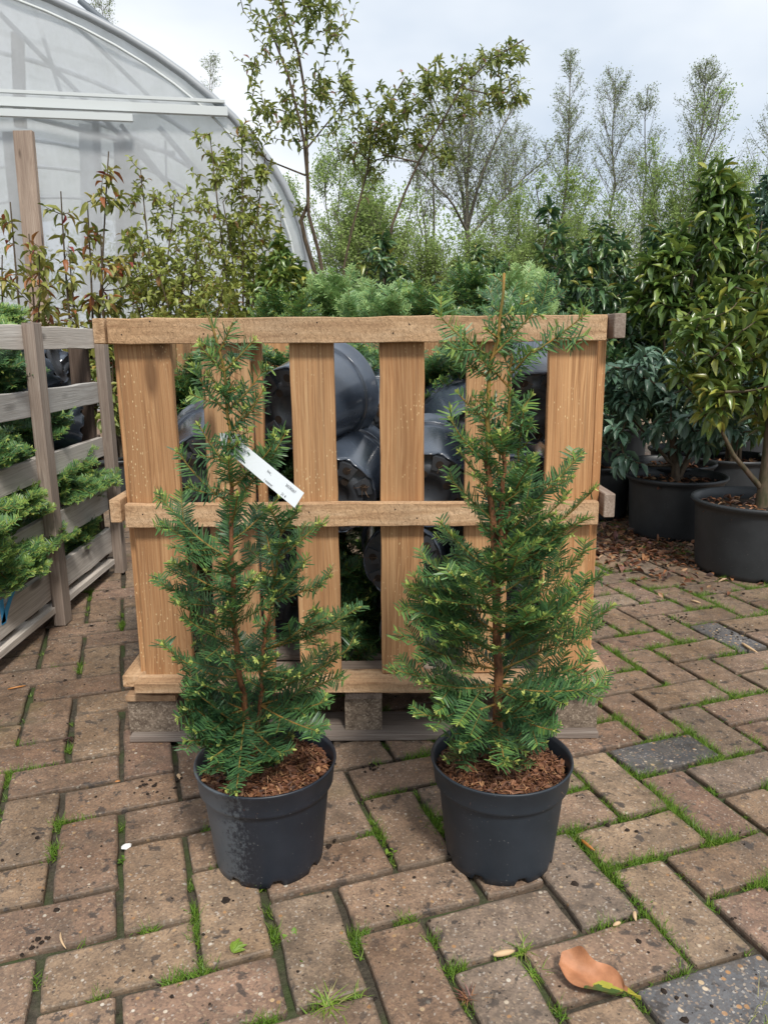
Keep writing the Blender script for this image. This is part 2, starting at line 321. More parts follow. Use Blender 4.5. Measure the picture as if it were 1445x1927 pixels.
def single(b, name, mats, label, cat, loc, group=None, smooth=True):
    if not isinstance(mats, (list, tuple)): mats = [mats]
    o = bpy.data.objects.new(name, b.mesh(name, mats, loc, smooth)); C.objects.link(o); o.location = loc
    return tag(o, label, cat, group)

def board_mesh(L_, Wd, T_, ch=.0015, seg=10, wob=.0008, name='board'):
    """plank along X, width Y, thickness Z, centred; chamfered and slightly uneven"""
    b = Batch(); hw, ht = Wd/2, T_/2
    ring = np.array([(-hw+ch, -ht), (hw-ch, -ht), (hw, -ht+ch), (hw, ht-ch), (hw-ch, ht), (-hw+ch, ht), (-hw, ht-ch), (-hw, -ht+ch)])
    xs = np.concatenate([[-L_/2], np.linspace(-L_/2+ch, L_/2-ch, seg), [L_/2]]); V = []
    w1 = rng.normal(0, wob, len(xs)); w2 = rng.normal(0, wob, len(xs)); ph = rng.uniform(0, 6)
    for i, x in enumerate(xs):
        e = ch if i in (0, len(xs)-1) else 0
        r = ring.copy(); r = r*np.array([(hw-e)/hw, (ht-e)/ht]); r[:, 0] += np.where(r[:, 0] > 0, w1[i], w2[i])+.8*wob*math.sin(x*4+ph)
        V += [(x, y, z) for y, z in r]
    n = len(xs); i = np.arange(n-1)[:, None]*8; j = np.arange(8)[None]; j2 = (j+1) % 8
    b.add(V, np.stack([i+j, i+8+j, i+8+j2, i+j2], -1).reshape(-1, 4))
    b.F.append((np.array([list(range(8))]), 0, np.array([.5]))); b.F.append((np.array([[(n-1)*8+k for k in range(7, -1, -1)]]), 0, np.array([.5])))
    return b
def board(name, A, B, wdir, Wd, T_, mat, parent, **k):
    A = np.array(A, float); B = np.array(B, float); x = nrm(B-A); w = nrm(np.array(wdir)-x*(x@np.array(wdir))); z = np.cross(x, w)
    c = (A+B)/2-np.array(ORG[parent.name])
    m4 = Matrix(((x[0], w[0], z[0], c[0]), (x[1], w[1], z[1], c[1]), (x[2], w[2], z[2], c[2]), (0, 0, 0, 1)))
    me = board_mesh(float(np.linalg.norm(B-A)), Wd, T_, **{q: v for q, v in k.items() if q != 'label'}).mesh(name, [mat], smooth=False)
    return link(name, me, parent, None, k.get('label'), m4)

# leaf templates: x across (-.5...5), y along (0..1), z normal
def leaf_t(st, curl=0., fold=.1):
    """st: list of (t, halfwidth); three verts per station"""
    V = [(0, 0, 0)]; 
    for t, w in st: z = -curl*t*t; V += [(-w, t, z+fold*w), (0, t, z), (w, t, z+fold*w)]
    V.append((0, 1, -curl)); n = len(st); tip = 1+3*n
    T3 = [(0, 2, 1), (0, 3, 2), (tip, 1+3*(n-1), 2+3*(n-1)), (tip, 2+3*(n-1), 3+3*(n-1))]; Q = []
    for i in range(n-1):
        a = 1+3*i; b = a+3; Q += [(a, a+1, b+1, b), (a+1, a+2, b+2, b+1)]
    return np.array(V, float), [np.array(T3)]+([np.array(Q)] if Q else [])
LEAF = [leaf_t([(.2, .3), (.5, .5), (.8, .3)], c, .35) for c in (.1, .3, .5)]
NARROW = leaf_t([(.3, .42), (.7, .42)], .25, .3)
SMALL = (np.array([(0, 0, 0), (-.5, .45, .05), (.5, .45, .05), (0, 1, -.1)]), [np.array([(0, 2, 3, 1)])])
NEEDLE = [(np.array([(-.4, 0, 0), (.4, 0, 0), (-.5, .45, -c*.3), (.5, .45, -c*.3), (-.38, .85, -c), (.38, .85, -c), (0, 1, -c*1.3)]), [np.array([(0, 1, 3, 2), (2, 3, 5, 4)]), np.array([(4, 5, 6)])]) for c in (0., .14)]
BLADE = (np.array([(-.5, 0, 0), (.5, 0, 0), (-.35, .5, -.08), (.35, .5, -.08), (0, 1, -.3)]), [np.array([(0, 1, 3, 2)]), np.array([(2, 3, 4)])])

def bez(A, B, K, n):
    t = np.linspace(0, 1, n)[:, None]; return (1-t)**2*A+2*t*(1-t)*K+t*t*B
def along(pts, s):
    """points and tangents at arc fractions s"""
    d = np.linalg.norm(np.diff(pts, axis=0), axis=1); c = np.concatenate([[0], np.cumsum(d)]); c /= c[-1]
    P = np.stack([np.interp(s, c, pts[:, k]) for k in range(3)], -1); e = .02
    Q = np.stack([np.interp(np.minimum(s+e, 1), c, pts[:, k]) for k in range(3)], -1); R = np.stack([np.interp(np.maximum(s-e, 0), c, pts[:, k]) for k in range(3)], -1)
    return P, nrm(Q-R)
def plen(p): return float(np.linalg.norm(np.diff(p, axis=0), axis=1).sum())

# ------------------------------------------------------------------ yew builder
def needles(nb, pts, up, gap=.0026, ln=.022, wd=.0026, radial=False, s0=0., tone=.35, tip=.12):
    Lp = plen(pts); n = max(2, int(Lp*(1-s0)/gap))
    s = np.linspace(s0, 1, n); P, T = along(pts, s); U = np.broadcast_to(np.asarray(up, float), P.shape)
    sd = nrm(np.cross(T, U)); uu = nrm(np.cross(sd, T))
    for side in (-1, 1):
        ang = rng.normal(0, .22, n)+(.28 if not radial else 0)
        if radial: ang = rng.uniform(-1.6, 1.6, n)
        lat = side*np.cos(ang)[:, None]*sd+np.sin(ang)[:, None]*uu
        fw = (.28+.4*s+rng.normal(0, .08, n))[:, None]
        D = nrm(T*fw+lat); N = nrm(uu+rng.normal(0, .16, (n, 3)))
        ll = ln*np.clip(1.02-.5*np.maximum(0, s-.6)/.4, .4, 1)*np.clip(.55+2*(s-s0), .55, 1)*rng.uniform(.8, 1.15, n)
        tn = np.clip(tone+rng.normal(0, .15, n)+tip*np.maximum(0, s-.5)/.5*2.6, 0, .9)
        k = rng.random(n) < .5
        for q, Tm in ((k, NEEDLE[0]), (~k, NEEDLE[1])): nb.tmpl(Tm, P[q], D[q], N[q], ll[q], wd, 0, tn[q])
def bud(nb, p, t, n=9, ln=.0075, wd=.0028):
    D = nrm(nrm(t)[None]*1.+rng.normal(0, .55, (n, 3))); nb.tmpl(NEEDLE[1], np.repeat(p[None], n, 0)-D*.001, D, rng.normal(0, 1, (n, 3)), ln*rng.uniform(.7, 1.3, n), wd, 0, rng.uniform(.93, 1, n))
def yew_branch(bb, nb, A, B, up, r=.0022, gap=.0027, ln=.022, wd=.0026, twigs=1., radial=False, tone=.35, sag=.12, sides=5, buds=.75, stemmat=0):
    A = np.asarray(A, float); B = np.asarray(B, float); Lb = np.linalg.norm(B-A)
    K = (A+B)/2+np.array([0, 0, -sag*Lb])+rng.normal(0, .04*Lb, 3); pts = bez(A, B, K, 9)
    bb.tube(pts, np.linspace(r, r*.45, 9), sides, stemmat)
    up = nrm(np.asarray(up, float)); needles(nb, pts, up, gap, ln, wd, radial, .12, tone)
    if rng.random() < buds: bud(nb, pts[-1], pts[-1]-pts[-2])
    nt_ = int(twigs*Lb/.021)
    if nt_ < 1: return
    ss = np.linspace(.22, .9, nt_)+rng.normal(0, .015, nt_); P, T = along(pts, ss)
    for i in range(nt_):
        side = 1 if i % 2 else -1; sv_ = nrm(np.cross(T[i], up)); tl = min(.095, (.62*(1-ss[i])*Lb+.016)*rng.uniform(.6, 1.2))
        d = nrm(T[i]*.8+side*sv_*.75+up*rng.normal(.08, .2)); E_ = P[i]+d*tl; K2 = P[i]+d*tl*.5-np.array([0, 0, 1])*tl*.08+T[i]*tl*.05
        tp = bez(P[i], E_, K2, 5); bb.tube(tp, np.linspace(r*.5, r*.3, 5), 3, stemmat)
        needles(nb, tp, nrm(up+rng.normal(0, .2, 3)), gap, ln*.92, wd, radial, .05, tone+rng.normal(0, .05))
        if rng.random() < buds*.5: bud(nb, tp[-1], tp[-1]-tp[-2], 6)
        if tl > .045 and rng.random() < .7:
            P2, T2 = along(tp, np.array([.45])); d2 = nrm(T2[0]*.8-side*.0+nrm(np.cross(T2[0], up))*rng.choice([-1, 1])*.7); t2 = np.linspace(P2[0], P2[0]+d2*tl*.45, 4)
            bb.tube(t2, r*.3, 3, stemmat); needles(nb, t2, up, gap, ln*.85, wd, radial, .05, tone)

POTZ, POTR = .174, .113
def pot_profile(s=1.):
    return [(.081, .012), (.0845, .0), (.0865, .001), (.0878, .0135), (.0885, .020), (.0995, .126), (.1001, .1335), (.1004, .1348), (.1062, .1352), (.1070, .1362), (.1072, .140), (.1105, .168), (.1132, .1725), (.1125, .175), (.1095, .1745), (.1075, .168), (.0985, .12), (.083, .014)]
def notch(V, th):
    a = (th*8/(2*np.pi)+.18) % 1; k = np.where((a > .36) & (a < .64), 1., 0.)
    V[1, :, 2] += k*.011; V[2, :, 2] += k*.0105; return V
def mulch(t, centre, r, z, n, seed_tone=.5, dome=.012, size=1.):
    b = Batch(); g = 24
    rr = np.linspace(0, r, 10); th = np.arange(g)*2*np.pi/g
    V = [[centre[0]+q*math.cos(a), centre[1]+q*math.sin(a), z+dome*(1-(q/r)**2)+rng.normal(0, .0015)] for q in rr for a in th]
    i = np.arange(9)[:, None]*g; j = np.arange(g)[None]; j2 = (j+1) % g
    b.add(V, np.stack([i+j, i+j2, i+g+j2, i+g+j], -1).reshape(-1, 4), 0, .15)
    q = r*np.sqrt(rng.random(n))*.99; a = rng.uniform(0, 2*np.pi, n)
    P = np.stack([centre[0]+q*np.cos(a), centre[1]+q*np.sin(a), z+dome*(1-(q/r)**2)+rng.uniform(0, .006, n)], -1)
    D = nrm(np.stack([rng.normal(0, 1, n), rng.normal(0, 1, n), rng.normal(0, .35, n)], -1)); N = nrm(rng.normal(0, .45, (n, 3))+[0, 0, 1])
    P -= D*.006
    b.tmpl(LEAF[0], P, D, N, rng.uniform(.006, .019, n)*size, rng.uniform(.003, .0085, n)*size, 0, np.clip(rng.normal(seed_tone, .25, n), 0, .97))
    m = n//2; q = r*np.sqrt(rng.random(m))*.97; a = rng.uniform(0, 2*np.pi, m)
    P = np.stack([centre[0]+q*np.cos(a), centre[1]+q*np.sin(a), z+dome*(1-(q/r)**2)+rng.uniform(.001, .008, m)], -1)
    D = nrm(np.stack([rng.normal(0, 1, m), rng.normal(0, 1, m), rng.normal(0, .3, m)], -1))
    b.tmpl(BLADE, P-D*.01, D, np.array([[0, 0, 1.]]).repeat(m, 0), rng.uniform(.01, .03, m)*size, rng.uniform(.0008, .0016, m)*size, 0, np.clip(rng.normal(.85, .15, m), 0, 1))
    return b.obj('bark_mulch', M['bark_chip'], t, kind='stuff')

def yew_plant(px, label, potmat, trunks, tips, prof, nfill, H, seed, uptone=.35):
    global rng
    rng = np.random.default_rng(seed)
    c = at(px[0], px[1], 1.12); cx, cy = float(c[0]), 1.12
    t = thing('potted_yew', label, 'potted plant', (cx, cy, 0), 'yews for sale in slate pots')
    b = Batch(); b.lathe(pot_profile(), 96, 0, notch)
    a = np.arange(96); b.F.append((a[None, ::-1].copy(), 0, np.array([.5])))
    b.V = [v+[cx, cy, 0] for v in b.V]; b.obj('pot', potmat, t)
    mulch(t, (cx, cy), .1005, .149, 2600)
    tb = Batch(); stems = []
    for k, (pp, r0, r1) in enumerate(trunks):
        pts = np.array([at(x, y, cy+dy) for x, y, dy in pp]); s = np.linspace(0, 1, 26)
        P, _ = along(pts, s); P += rng.normal(0, .0012, P.shape); P[0] = pts[0]; stems.append(P); rr = np.linspace(r0, r1, 26)
        n1 = 17; tb.tube(P[:n1], rr[:n1], 8, 0); tb.tube(P[n1-1:], rr[n1-1:], 7, 1, cap=True)
    tr = tb.obj('trunk', [M['yew_bark'], M['yew_stem']], t)
    allp = np.concatenate(stems)
    def attach(B, rise):
        # the point of the stems that lies about rise * reach lower than the tip
        rch = np.linalg.norm(allp[:, :2]-B[:2], axis=1); e = np.abs((B[2]-allp[:, 2])-rise*rch)+.35*rch
        return allp[int(np.argmin(e))]
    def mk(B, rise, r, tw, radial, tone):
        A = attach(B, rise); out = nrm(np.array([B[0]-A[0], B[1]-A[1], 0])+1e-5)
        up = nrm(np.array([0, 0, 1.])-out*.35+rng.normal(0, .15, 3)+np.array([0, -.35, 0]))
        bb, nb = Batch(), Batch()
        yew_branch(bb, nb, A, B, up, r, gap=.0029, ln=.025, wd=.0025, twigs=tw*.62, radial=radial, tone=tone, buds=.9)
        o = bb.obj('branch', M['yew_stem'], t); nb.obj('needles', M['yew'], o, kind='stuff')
    for x, y, dy, rise in tips:
        B = at(x, y, cy+dy); hh = (B[2]-.15)/H
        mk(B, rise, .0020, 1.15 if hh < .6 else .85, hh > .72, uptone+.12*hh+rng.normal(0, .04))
    for i in range(nfill):
        h = rng.random()**1.5; R_ = np.interp(h, [q[0] for q in prof], [q[1] for q in prof])
        a = i*2.39996+rng.normal(0, .3); q = R_*rng.uniform(.55, 1.05)
        sx = np.interp(.16+h*H, stems[0][:, 2], stems[0][:, 0]); sy = np.interp(.16+h*H, stems[0][:, 2], stems[0][:, 1])
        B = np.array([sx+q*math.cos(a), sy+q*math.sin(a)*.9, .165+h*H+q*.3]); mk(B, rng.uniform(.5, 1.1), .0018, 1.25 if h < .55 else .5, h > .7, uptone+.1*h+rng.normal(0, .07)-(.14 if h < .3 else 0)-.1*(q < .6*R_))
    # small shoots straight on the stems
    bb, nb = Batch(), Batch()
    for P in stems:
        up_ = P[int(len(P)*.15):]
        needles(nb, up_[:-2], (0, -1, .1), .0075, .014, .0026, True, 0., uptone+.1)
        for k in range(26):
            s = rng.uniform(.08, .99); Q, T = along(P, np.array([s])); a = rng.uniform(0, 6.283); d = nrm(np.array([math.cos(a), math.sin(a), rng.uniform(.4, 1.2)]))
            l = rng.uniform(.02, .055)*(1.15-s*.6); sp = bez(Q[0], Q[0]+d*l, Q[0]+d*l*.5-[0, 0, l*.1], 4); bb.tube(sp, .0009, 3); needles(nb, sp, nrm(np.array([-d[0]*.3, -.4, 1])), .0028, .018, .0026, s > .6, 0, uptone+.12*s)
            if rng.random() < .5: bud(nb, sp[-1], d, 7)
    o = bb.obj('side_shoot', M['yew_stem'], t, kind='stuff'); nb.obj('needles', M['yew'], o, kind='stuff')
    return t

# ------------------------------------------------------------------ setting: ground and paving
g = Batch(); g.add([(-300, -40, -.04), (300, -40, -.04), (300, 400, -.04), (-300, 400, -.04)], [[0, 1, 2, 3]]); g.obj('ground', M['far_ground'], kind='structure')
TH = math.radians(18.07); UU = np.array([math.cos(TH), math.sin(TH), 0]); VV = np.array([-math.sin(TH), math.cos(TH), 0]); PW = .105; OU, OV = .3096, -.3153
g = Batch(); nx, ny = 60, 60; X, Y_ = np.meshgrid(np.linspace(-7, 7, nx), np.linspace(-1, 10, ny)); V = np.stack([X, Y_, -.011+rng.normal(0, .0012, X.shape)], -1).reshape(-1, 3)
i = np.arange(ny-1)[:, None]*nx; j = np.arange(nx-1)[None]; g.add(V, np.stack([i+j, i+j+1, i+nx+j+1, i+nx+j], -1).reshape(-1, 4))
pave = g.obj('pavement', M['joint'], kind='structure')
GREY = {(8, 11), (14, 15), (5, 6)}; SEMI = {(-1, 8)}
def brick_geo(k):
    r = np.random.default_rng(100+k); hx, hy = .1, .0475; cor = .004
    P = []
    for (x0, y0), (x1, y1) in (((-hx, -hy), (hx, -hy)), ((hx, -hy), (hx, hy)), ((hx, hy), (-hx, hy)), ((-hx, hy), (-hx, -hy))):
        L_ = math.hypot(x1-x0, y1-y0); nn = 5 if L_ > .15 else 3; d = ((x1-x0)/L_, (y1-y0)/L_)
        for s in np.linspace(cor, L_-cor, nn): w = r.normal(0, .0011); P.append((x0+d[0]*s-d[1]*w, y0+d[1]*s+d[0]*w))
    P = np.array(P); n = len(P); c = P*np.array([(hx-.0035)/hx, (hy-.0035)/hy]); m_ = P*np.array([(hx-.001)/hx, (hy-.001)/hy])
    V = np.concatenate([np.c_[c, np.full(n, 0.)+r.normal(0, .0002, n)], np.c_[m_, np.full(n, -.0014)], np.c_[P, np.full(n, -.005)], np.c_[P, np.full(n, -.03)]])
    i = np.arange(3)[:, None]*n; j = np.arange(n)[None]; j2 = (j+1) % n
    return V, np.arange(n)[None], np.stack([i+j2, i+j, i+n+j, i+n+j2], -1).reshape(-1, 4)
BG = [brick_geo(k) for k in range(8)]; BM = []; BMG = []
for V, top, q in BG:
    for lst, mt in ((BM, 'brick'), (BMG, 'brick_grey')):
        b = Batch(); b.V = [V]; b.nv = len(V); b.F = [(top, 0, np.array([0.])), (q, 0, np.zeros(len(q)))]; me = b.mesh('brick', [M[mt]], smooth=False)
        lst.append(me)
bl = []
for i in range(-60, 75):
    for j in range(-10, 95):
        d = (i+j) % 4
        if d not in (3, 1): continue
        ctr = ((i+OU+(1. if d == 3 else .5))*PW)*UU+((j+OV+(.5 if d == 3 else 1.))*PW)*VV
        if not (-4.5 < ctr[0] < 4.5 and .35 < ctr[1] < 8.5): continue
        x, y, z = proj(ctr); vis = -60 < x < 1505 and y < 1990
        bl.append((not vis, ctr[1], i, j, d, ctr))
bl.sort(key=lambda q: (q[0], q[1])); far = Batch()
for k, (inv, _, i, j, d, ctr) in enumerate(bl):
    r = np.random.default_rng((i+200)*997+(j+100)*31); var = int(r.integers(8)); dz = r.normal(0, .0011); ang = (TH if d == 3 else TH+math.pi/2)+r.normal(0, .008)+math.pi*int(r.integers(2))
    off = r.normal(0, .0009, 2); R3 = Matrix.Rotation(ang, 4, 'Z') @ Matrix.Rotation(r.normal(0, .006), 4, 'X') @ Matrix.Rotation(r.normal(0, .004), 4, 'Y')
    gr = (i, j) in GREY
    m4 = Matrix.Translation((ctr[0]+off[0], ctr[1]+off[1], dz)) @ R3
    if k < 300: link('brick', (BMG if gr else BM)[var], pave, mat4=m4)
    else:
        V, top, q = BG[var]; A = np.array(m4)[:3]; VV2 = V@A[:, :3].T+A[:, 3]; tn = r.random()
        base = far.nv; far.V.append(VV2); far.nv += len(V); far.F.append((top+base, int(gr), np.array([tn]))); far.F.append((q+base, int(gr), np.full(len(q), tn)))
far.obj('distant_bricks', [M['brick_far'], M['brick_far']], pave, smooth=False, kind='stuff')

# grass in the joints
gb = Batch(); crumbs = Batch()
def joint_edges():
    for inv, _, i, j, d, ctr in bl:
        if inv: continue
        a, b_ = (2, 1) if d == 3 else (1, 2)
        o = (i+OU)*PW*UU+(j+OV)*PW*VV
        yield o, UU, a*PW; yield o, VV, b_*PW
rng = np.random.default_rng(11); Ps = []; 
from mathutils import noise as mn
for o, d, L_ in joint_edges():
    if o[1] > 3.4: continue
    for s in np.arange(0, L_, .006):
        p = o+d*s; nvl = mn.noise(Vector((p[0]*5.5, p[1]*5.5, 3.3)))+.85*mn.noise(Vector((p[0]*27, p[1]*27, 9.1)))
        x = p[0]; bias = .10+.10*(x > -.05)+.10*(x > .3)-.12*(x < -.3)-.08*(p[1] > 2.)-.05*(p[1] < .85)
        if nvl+bias > .36: Ps.append((p, d, min(1, (nvl+bias-.36)*3.)))
for p, d, w in Ps:
    n = int(7+16*w); sd = np.array([-d[1], d[0], 0]); q = p+np.outer(rng.uniform(-.004, .004, n), d)+np.outer(rng.normal(0, .0050, n), sd); q[:, 2] = -.008
    D = nrm(np.stack([rng.normal(0, .55, n), rng.normal(-.1, .55, n), rng.uniform(.5, 1.2, n)], -1))
    gb.tmpl(BLADE, q, D, rng.normal(0, 1, (n, 3)), rng.uniform(.005, .021, n)*(.7+.7*w), rng.uniform(.0009, .0017, n), 0, np.clip(rng.normal(.5, .2, n), 0, .97))
gb.obj('joint_grass', M['grass'], kind='stuff')
# soil crumbs, small grit and chips on the bricks
def lump(b, p, r, tone=.5, flat_=.6, mat=0):
    n = 6; th = np.arange(n)*2*np.pi/n+rng.uniform(0, 1); r1 = r*rng.uniform(.7, 1.2, n); r2 = r*.6*rng.uniform(.6, 1.2, n)
    V = [(p[0]+a*math.cos(t_), p[1]+a*math.sin(t_), p[2]) for a, t_ in zip(r1, th)]+[(p[0]+a*math.cos(t_), p[1]+a*math.sin(t_), p[2]+r*flat_*rng.uniform(.6, 1.1)) for a, t_ in zip(r2, th)]
    b.add(V, [[i, (i+1) % n, n+(i+1) % n, n+i] for i in range(n)], mat, tone); b.F.append((np.array([[b.nv-n+k for k in range(n)]]), mat, np.array([tone])))
for k in range(2600):
    p = np.array([rng.uniform(-2, 2), .6+2.6*rng.random()**1.4, .0005])
    if mn.noise(Vector((p[0]*4, p[1]*4, 1.))) < -.05 and rng.random() < .75: continue
    lump(crumbs, p, rng.uniform(.0012, .0032) if rng.random() < .9 else rng.uniform(.004, .0075))
for cx_, cy_, n, sp in ((gnd(860, 1380)[0], 1.5, 20, .03), (gnd(700, 1445)[0], gnd(700, 1445)[1], 16, .012), (gnd(1265, 1165)[0], gnd(1265, 1165)[1], 34, .03), (gnd(1400, 1190)[0], gnd(1400, 1190)[1], 50, .05), (gnd(520, 1470)[0], 1.33, 0, .03), (gnd(65, 1770)[0], gnd(65, 1770)[1], 9, .012), (gnd(310, 1480)[0], gnd(310, 1480)[1], 20, .035)):
    for k in range(n): lump(crumbs, (cx_+rng.normal(0, sp), cy_+rng.normal(0, sp*.6), .0005), rng.uniform(.0015, .0045))
crumbs.obj('soil_crumbs', M['soil'], kind='stuff', smooth=False)

# ------------------------------------------------------------------ slatted crate on its pallet
def front_crate():
    x0, x1, yf, yb = -.518, .424, 1.49, 2.27
    t = thing('wooden_crate', 'pale pine slatted crate on a pallet behind the two potted yews', 'crate', (-.045, 1.88, 0))
    P, RPN = M['pine'], M['rough_pine']; up = (0, 0, 1); o = np.array([0, 0, 0])
    # front rails
    board('rail', (x0, yf+.011, .848), (x1, yf+.011, .846), up, .048, .022, RPN, t, seg=24, wob=.0007)
    board('rail', (x0+.004, yf+.011, .490), (x1+.002, yf+.011, .486), up, .047, .022, RPN, t, seg=24, wob=.0007)
    board('rail', (x0, yf+.015, .131), (x1-.004, yf+.015, .122), (0, 1, 0), .07, .023, RPN, t, seg=24, label='thin bottom rail lying on the pallet blocks')
    # front slats behind the rails
    fs = [(-.5065, .100), (-.352, .094), (-.179, .086), (-.0065, .087), (.162, .088), (.322, .093)]
    for xs, w in fs:
        j = rng.normal(0, .0015); board('slat', (xs+w/2+j, yf+.032, .138), (xs+w/2-j, yf+.032, .868), (1, 0, 0), w, .018, P, t, seg=14, wob=.0006)
    board('slat', (-.2575+.012, yf+.032+.02, .138), (-.2455, yf+.052, .868), (1, 0, 0), .02, .018, P, t)
    # sides: slats then rails outside
    for xs, s in ((x0+.004, -1), (x1+.004, 1)):
        for yy in (1.575, 1.73, 1.885, 2.04, 2.2): board('slat', (xs, yy, .125), (xs, yy, .868), (0, 1, 0), .088, .017, P, t)
        xr = xs+s*.0205
        for zz, dy in ((.848, 0), (.500, -.004)): board('rail', (xr, yf+.002-dy, zz), (xr, yb, zz), up, .047, .022, RPN if s < 0 else M['post_wood'], t)
        board('rail', (xr, yf+.02, .128), (xr, yb, .128), (1, 0, 0), .045, .026, RPN, t)
    # back
    for xs in (-.46, -.31, -.16, -.01, .14, .29, .38): board('slat', (xs, yb-.02, .138), (xs, yb-.02, .868), (1, 0, 0), .088, .018, P, t)
    for zz in (.848, .488, .131): board('rail', (x0+.02, yb+.001, zz), (x1-.02, yb+.001, zz), up, .047, .022, RPN, t)
    # pallet: deck boards, stringers, blocks, bottom boards
    for k, yy in enumerate(np.linspace(1.585, 2.2, 6)): board('deck_board', (-.505, yy, .111+.0005), (.412, yy, .1115), (0, 1, 0), .085, .014, M['post_wood'], t)
    for xs, w in ((-.493, .105), (-.048, .078), (.404, .088)):
        board('stringer', (xs, yf+.003, .0965), (xs, yb, .0965), (1, 0, 0), w, .014, RPN if xs < -.4 else M['post_wood'], t)
        for yy in (yf+.055, 1.88, 2.215):
            b = Batch(); b.box((-w/2, -.045, -.0365), (w/2, .045, .0365)); me = b.mesh('block', [M['block']], smooth=False)
            mod_ = None; link('block', me, t, mat4=Matrix.Translation((xs+.045, yy-1.88, .0525)))
    for yy in (1.532, 1.88, 2.22): board('bottom_board', (-.541, yy, .0095), (.447, yy, .0085), (0, 1, 0), .105, .014, M['post_wood'], t)
    # nail heads
    nb_ = Batch()
    for xs, w in fs:
        for zz in (.838, .859, .480, .498):
            for q in ((.25,) if zz in (.838, .498) else (.7,)):
                c = np.array([xs+w*q+rng.normal(0, .006), yf-.0003, zz+rng.normal(0, .003)]); th = np.arange(8)*np.pi/4; R_ = .0016
                nb_.V.append(np.stack([c[0]+R_*np.cos(th), np.full(8, c[1]), c[2]+R_*np.sin(th)], -1)); nb_.F.append((np.arange(8)[None]+nb_.nv, 0, np.array([.5]))); nb_.nv += 8
    nb_.obj('nails', M['dark_hole'], t, kind='stuff')
    return t
rng = np.random.default_rng(21); front_crate()

# ------------------------------------------------------------------ lying pots
def lying_pot_mesh():
    b = Batch(); pr = pot_profile(); b.lathe(pr, 56, 0, notch)
    # rims and ribs of the base
    a = np.arange(56); return b
def base_mesh():
    b = Batch(); seg = 48; th = np.arange(seg)*2*np.pi/seg
    b.lathe([(.083, .006), (.06, .010), (.058, .004), (.03, .004), (.028, .009), (.001, .009)], seg, 0); return b
def pads_mesh(k0):
    b = Batch()
    for k in (k0,):
        a0 = k*math.pi/4+.1; a1 = a0+.5; r0, r1 = .05, .081; th = np.linspace(a0, a1, 5)
        out = [(r1*math.cos(a), r1*math.sin(a)) for a in th]; inn = [(r0*math.cos(a), r0*math.sin(a)) for a in th[::-1]]; ring = out+inn; n = len(ring)
        V = [(x, y, .001) for x, y in ring]+[(x*.98, y*.98, .011) for x, y in ring]
        b.add(V, [[i, (i+1) % n, n+(i+1) % n, n+i] for i in range(n)]); b.F.append((np.array([[b.nv-2*n+i for i in range(n-1, -1, -1)]]), 0, np.array([.5])))
    return b
def hole_mesh(k):
    b = Batch(); th = np.arange(10)*2*np.pi/10; r = .0085
    a = k*math.pi/4+.35; R_ = .066 if k < 8 else .04
    if k >= 8: a = (k-8)*math.pi/2+.5
    V = [(R_*math.cos(a)+r*math.cos(t_), R_*math.sin(a)+r*math.sin(t_), .0003 if k < 8 else .0033) for t_ in th]
    b.V = [np.array(V)]; b.nv = 10; b.F = [(np.arange(10)[None, ::-1].copy(), 0, np.array([.5]))]
    # roots poking out
    return b.mesh('drain_hole', [M['dark_hole']])
PB = lying_pot_mesh().mesh('pot', [M['pot_wet']]); PD = base_mesh().mesh('pot_base', [M['pot_pad']]); PP = [pads_mesh(k).mesh('foot_pad', [M['pot_pad']], smooth=False) for k in range(8)]; PH = [hole_mesh(k) for k in range(12)]
def soil_disc():
    b = Batch(); b.lathe([(.108, .16), (.07, .166), (.03, .163), (.001, .165)], 24, 0); return b.mesh('soil', [M['soil']])
SD = soil_disc()
def rot_to(axis, spin=0.):
    return Vector(axis).normalized().to_track_quat('Z', 'Y').to_matrix().to_4x4() @ Matrix.Rotation(spin, 4, 'Z')
def lying_yew(px, py, Y, axis, label, spin=0., fol=1, detail=True, size=1., fl=.32, loc=None, group='yews lying in the pine crate'):
    c = at(px, py, Y) if loc is None else np.array(loc); m = Matrix.Translation(c) @ rot_to(axis, spin) @ Matrix.Scale(size, 4)
    t = thing('lying_potted_yew', label, 'potted plant', tuple(c), group); mm = rot_to(axis, spin) @ Matrix.Scale(size, 4)
    link('pot', PB, t, mat4=mm); link('pot_base', PD, t, mat4=mm); link('soil', SD, t, mat4=mm)
    if detail:
        for k in range(8): link('foot_pad', PP[k], t, mat4=mm)
        for k in range(12): link('drain_hole', PH[k], t, mat4=mm)
        f = Batch(); A3 = np.array(mm)[:3, :3]
        for k in range(26):
            a = rng.integers(8)*math.pi/4+.35; q = np.array([.066*math.cos(a)+rng.normal(0, .005), .066*math.sin(a)+rng.normal(0, .005), 0]); e = q+np.array([rng.normal(0, .009), rng.normal(0, .009), -.004])
            pts = bez(q, e, (q+e)/2+np.array([0, 0, -.006]), 4)@A3.T+c; f.tube(pts, .0005, 3, tone=rng.random())
        f.obj('root_fibres', M['straw'], t, kind='stuff')
    ax = nrm(np.array(axis, float))
    if fol:
        bb, nb = Batch(), Batch(); s0 = c+ax*.165*size
        bb.tube(np.array([s0, s0+ax*fl*.8]), .004, 5)
        for k in range(fol*9):
            A = s0+ax*fl*rng.uniform(.05, .7); dd = nrm(ax*rng.uniform(.5, 1)+rng.normal(0, .55, 3)+np.array([0, 0, .15])); B = A+dd*rng.uniform(.1, .2); B[2] = max(B[2], .16)
            yew_branch(bb, nb, A, B, (0, -.6, 1), .0018, gap=.0045, ln=.022, wd=.0032, twigs=.7, tone=.3, sides=3, buds=.2)
        o = bb.obj('branches', M['yew_stem'], t, kind='stuff'); nb.obj('needles', M['yew'], o, kind='stuff')
    return t
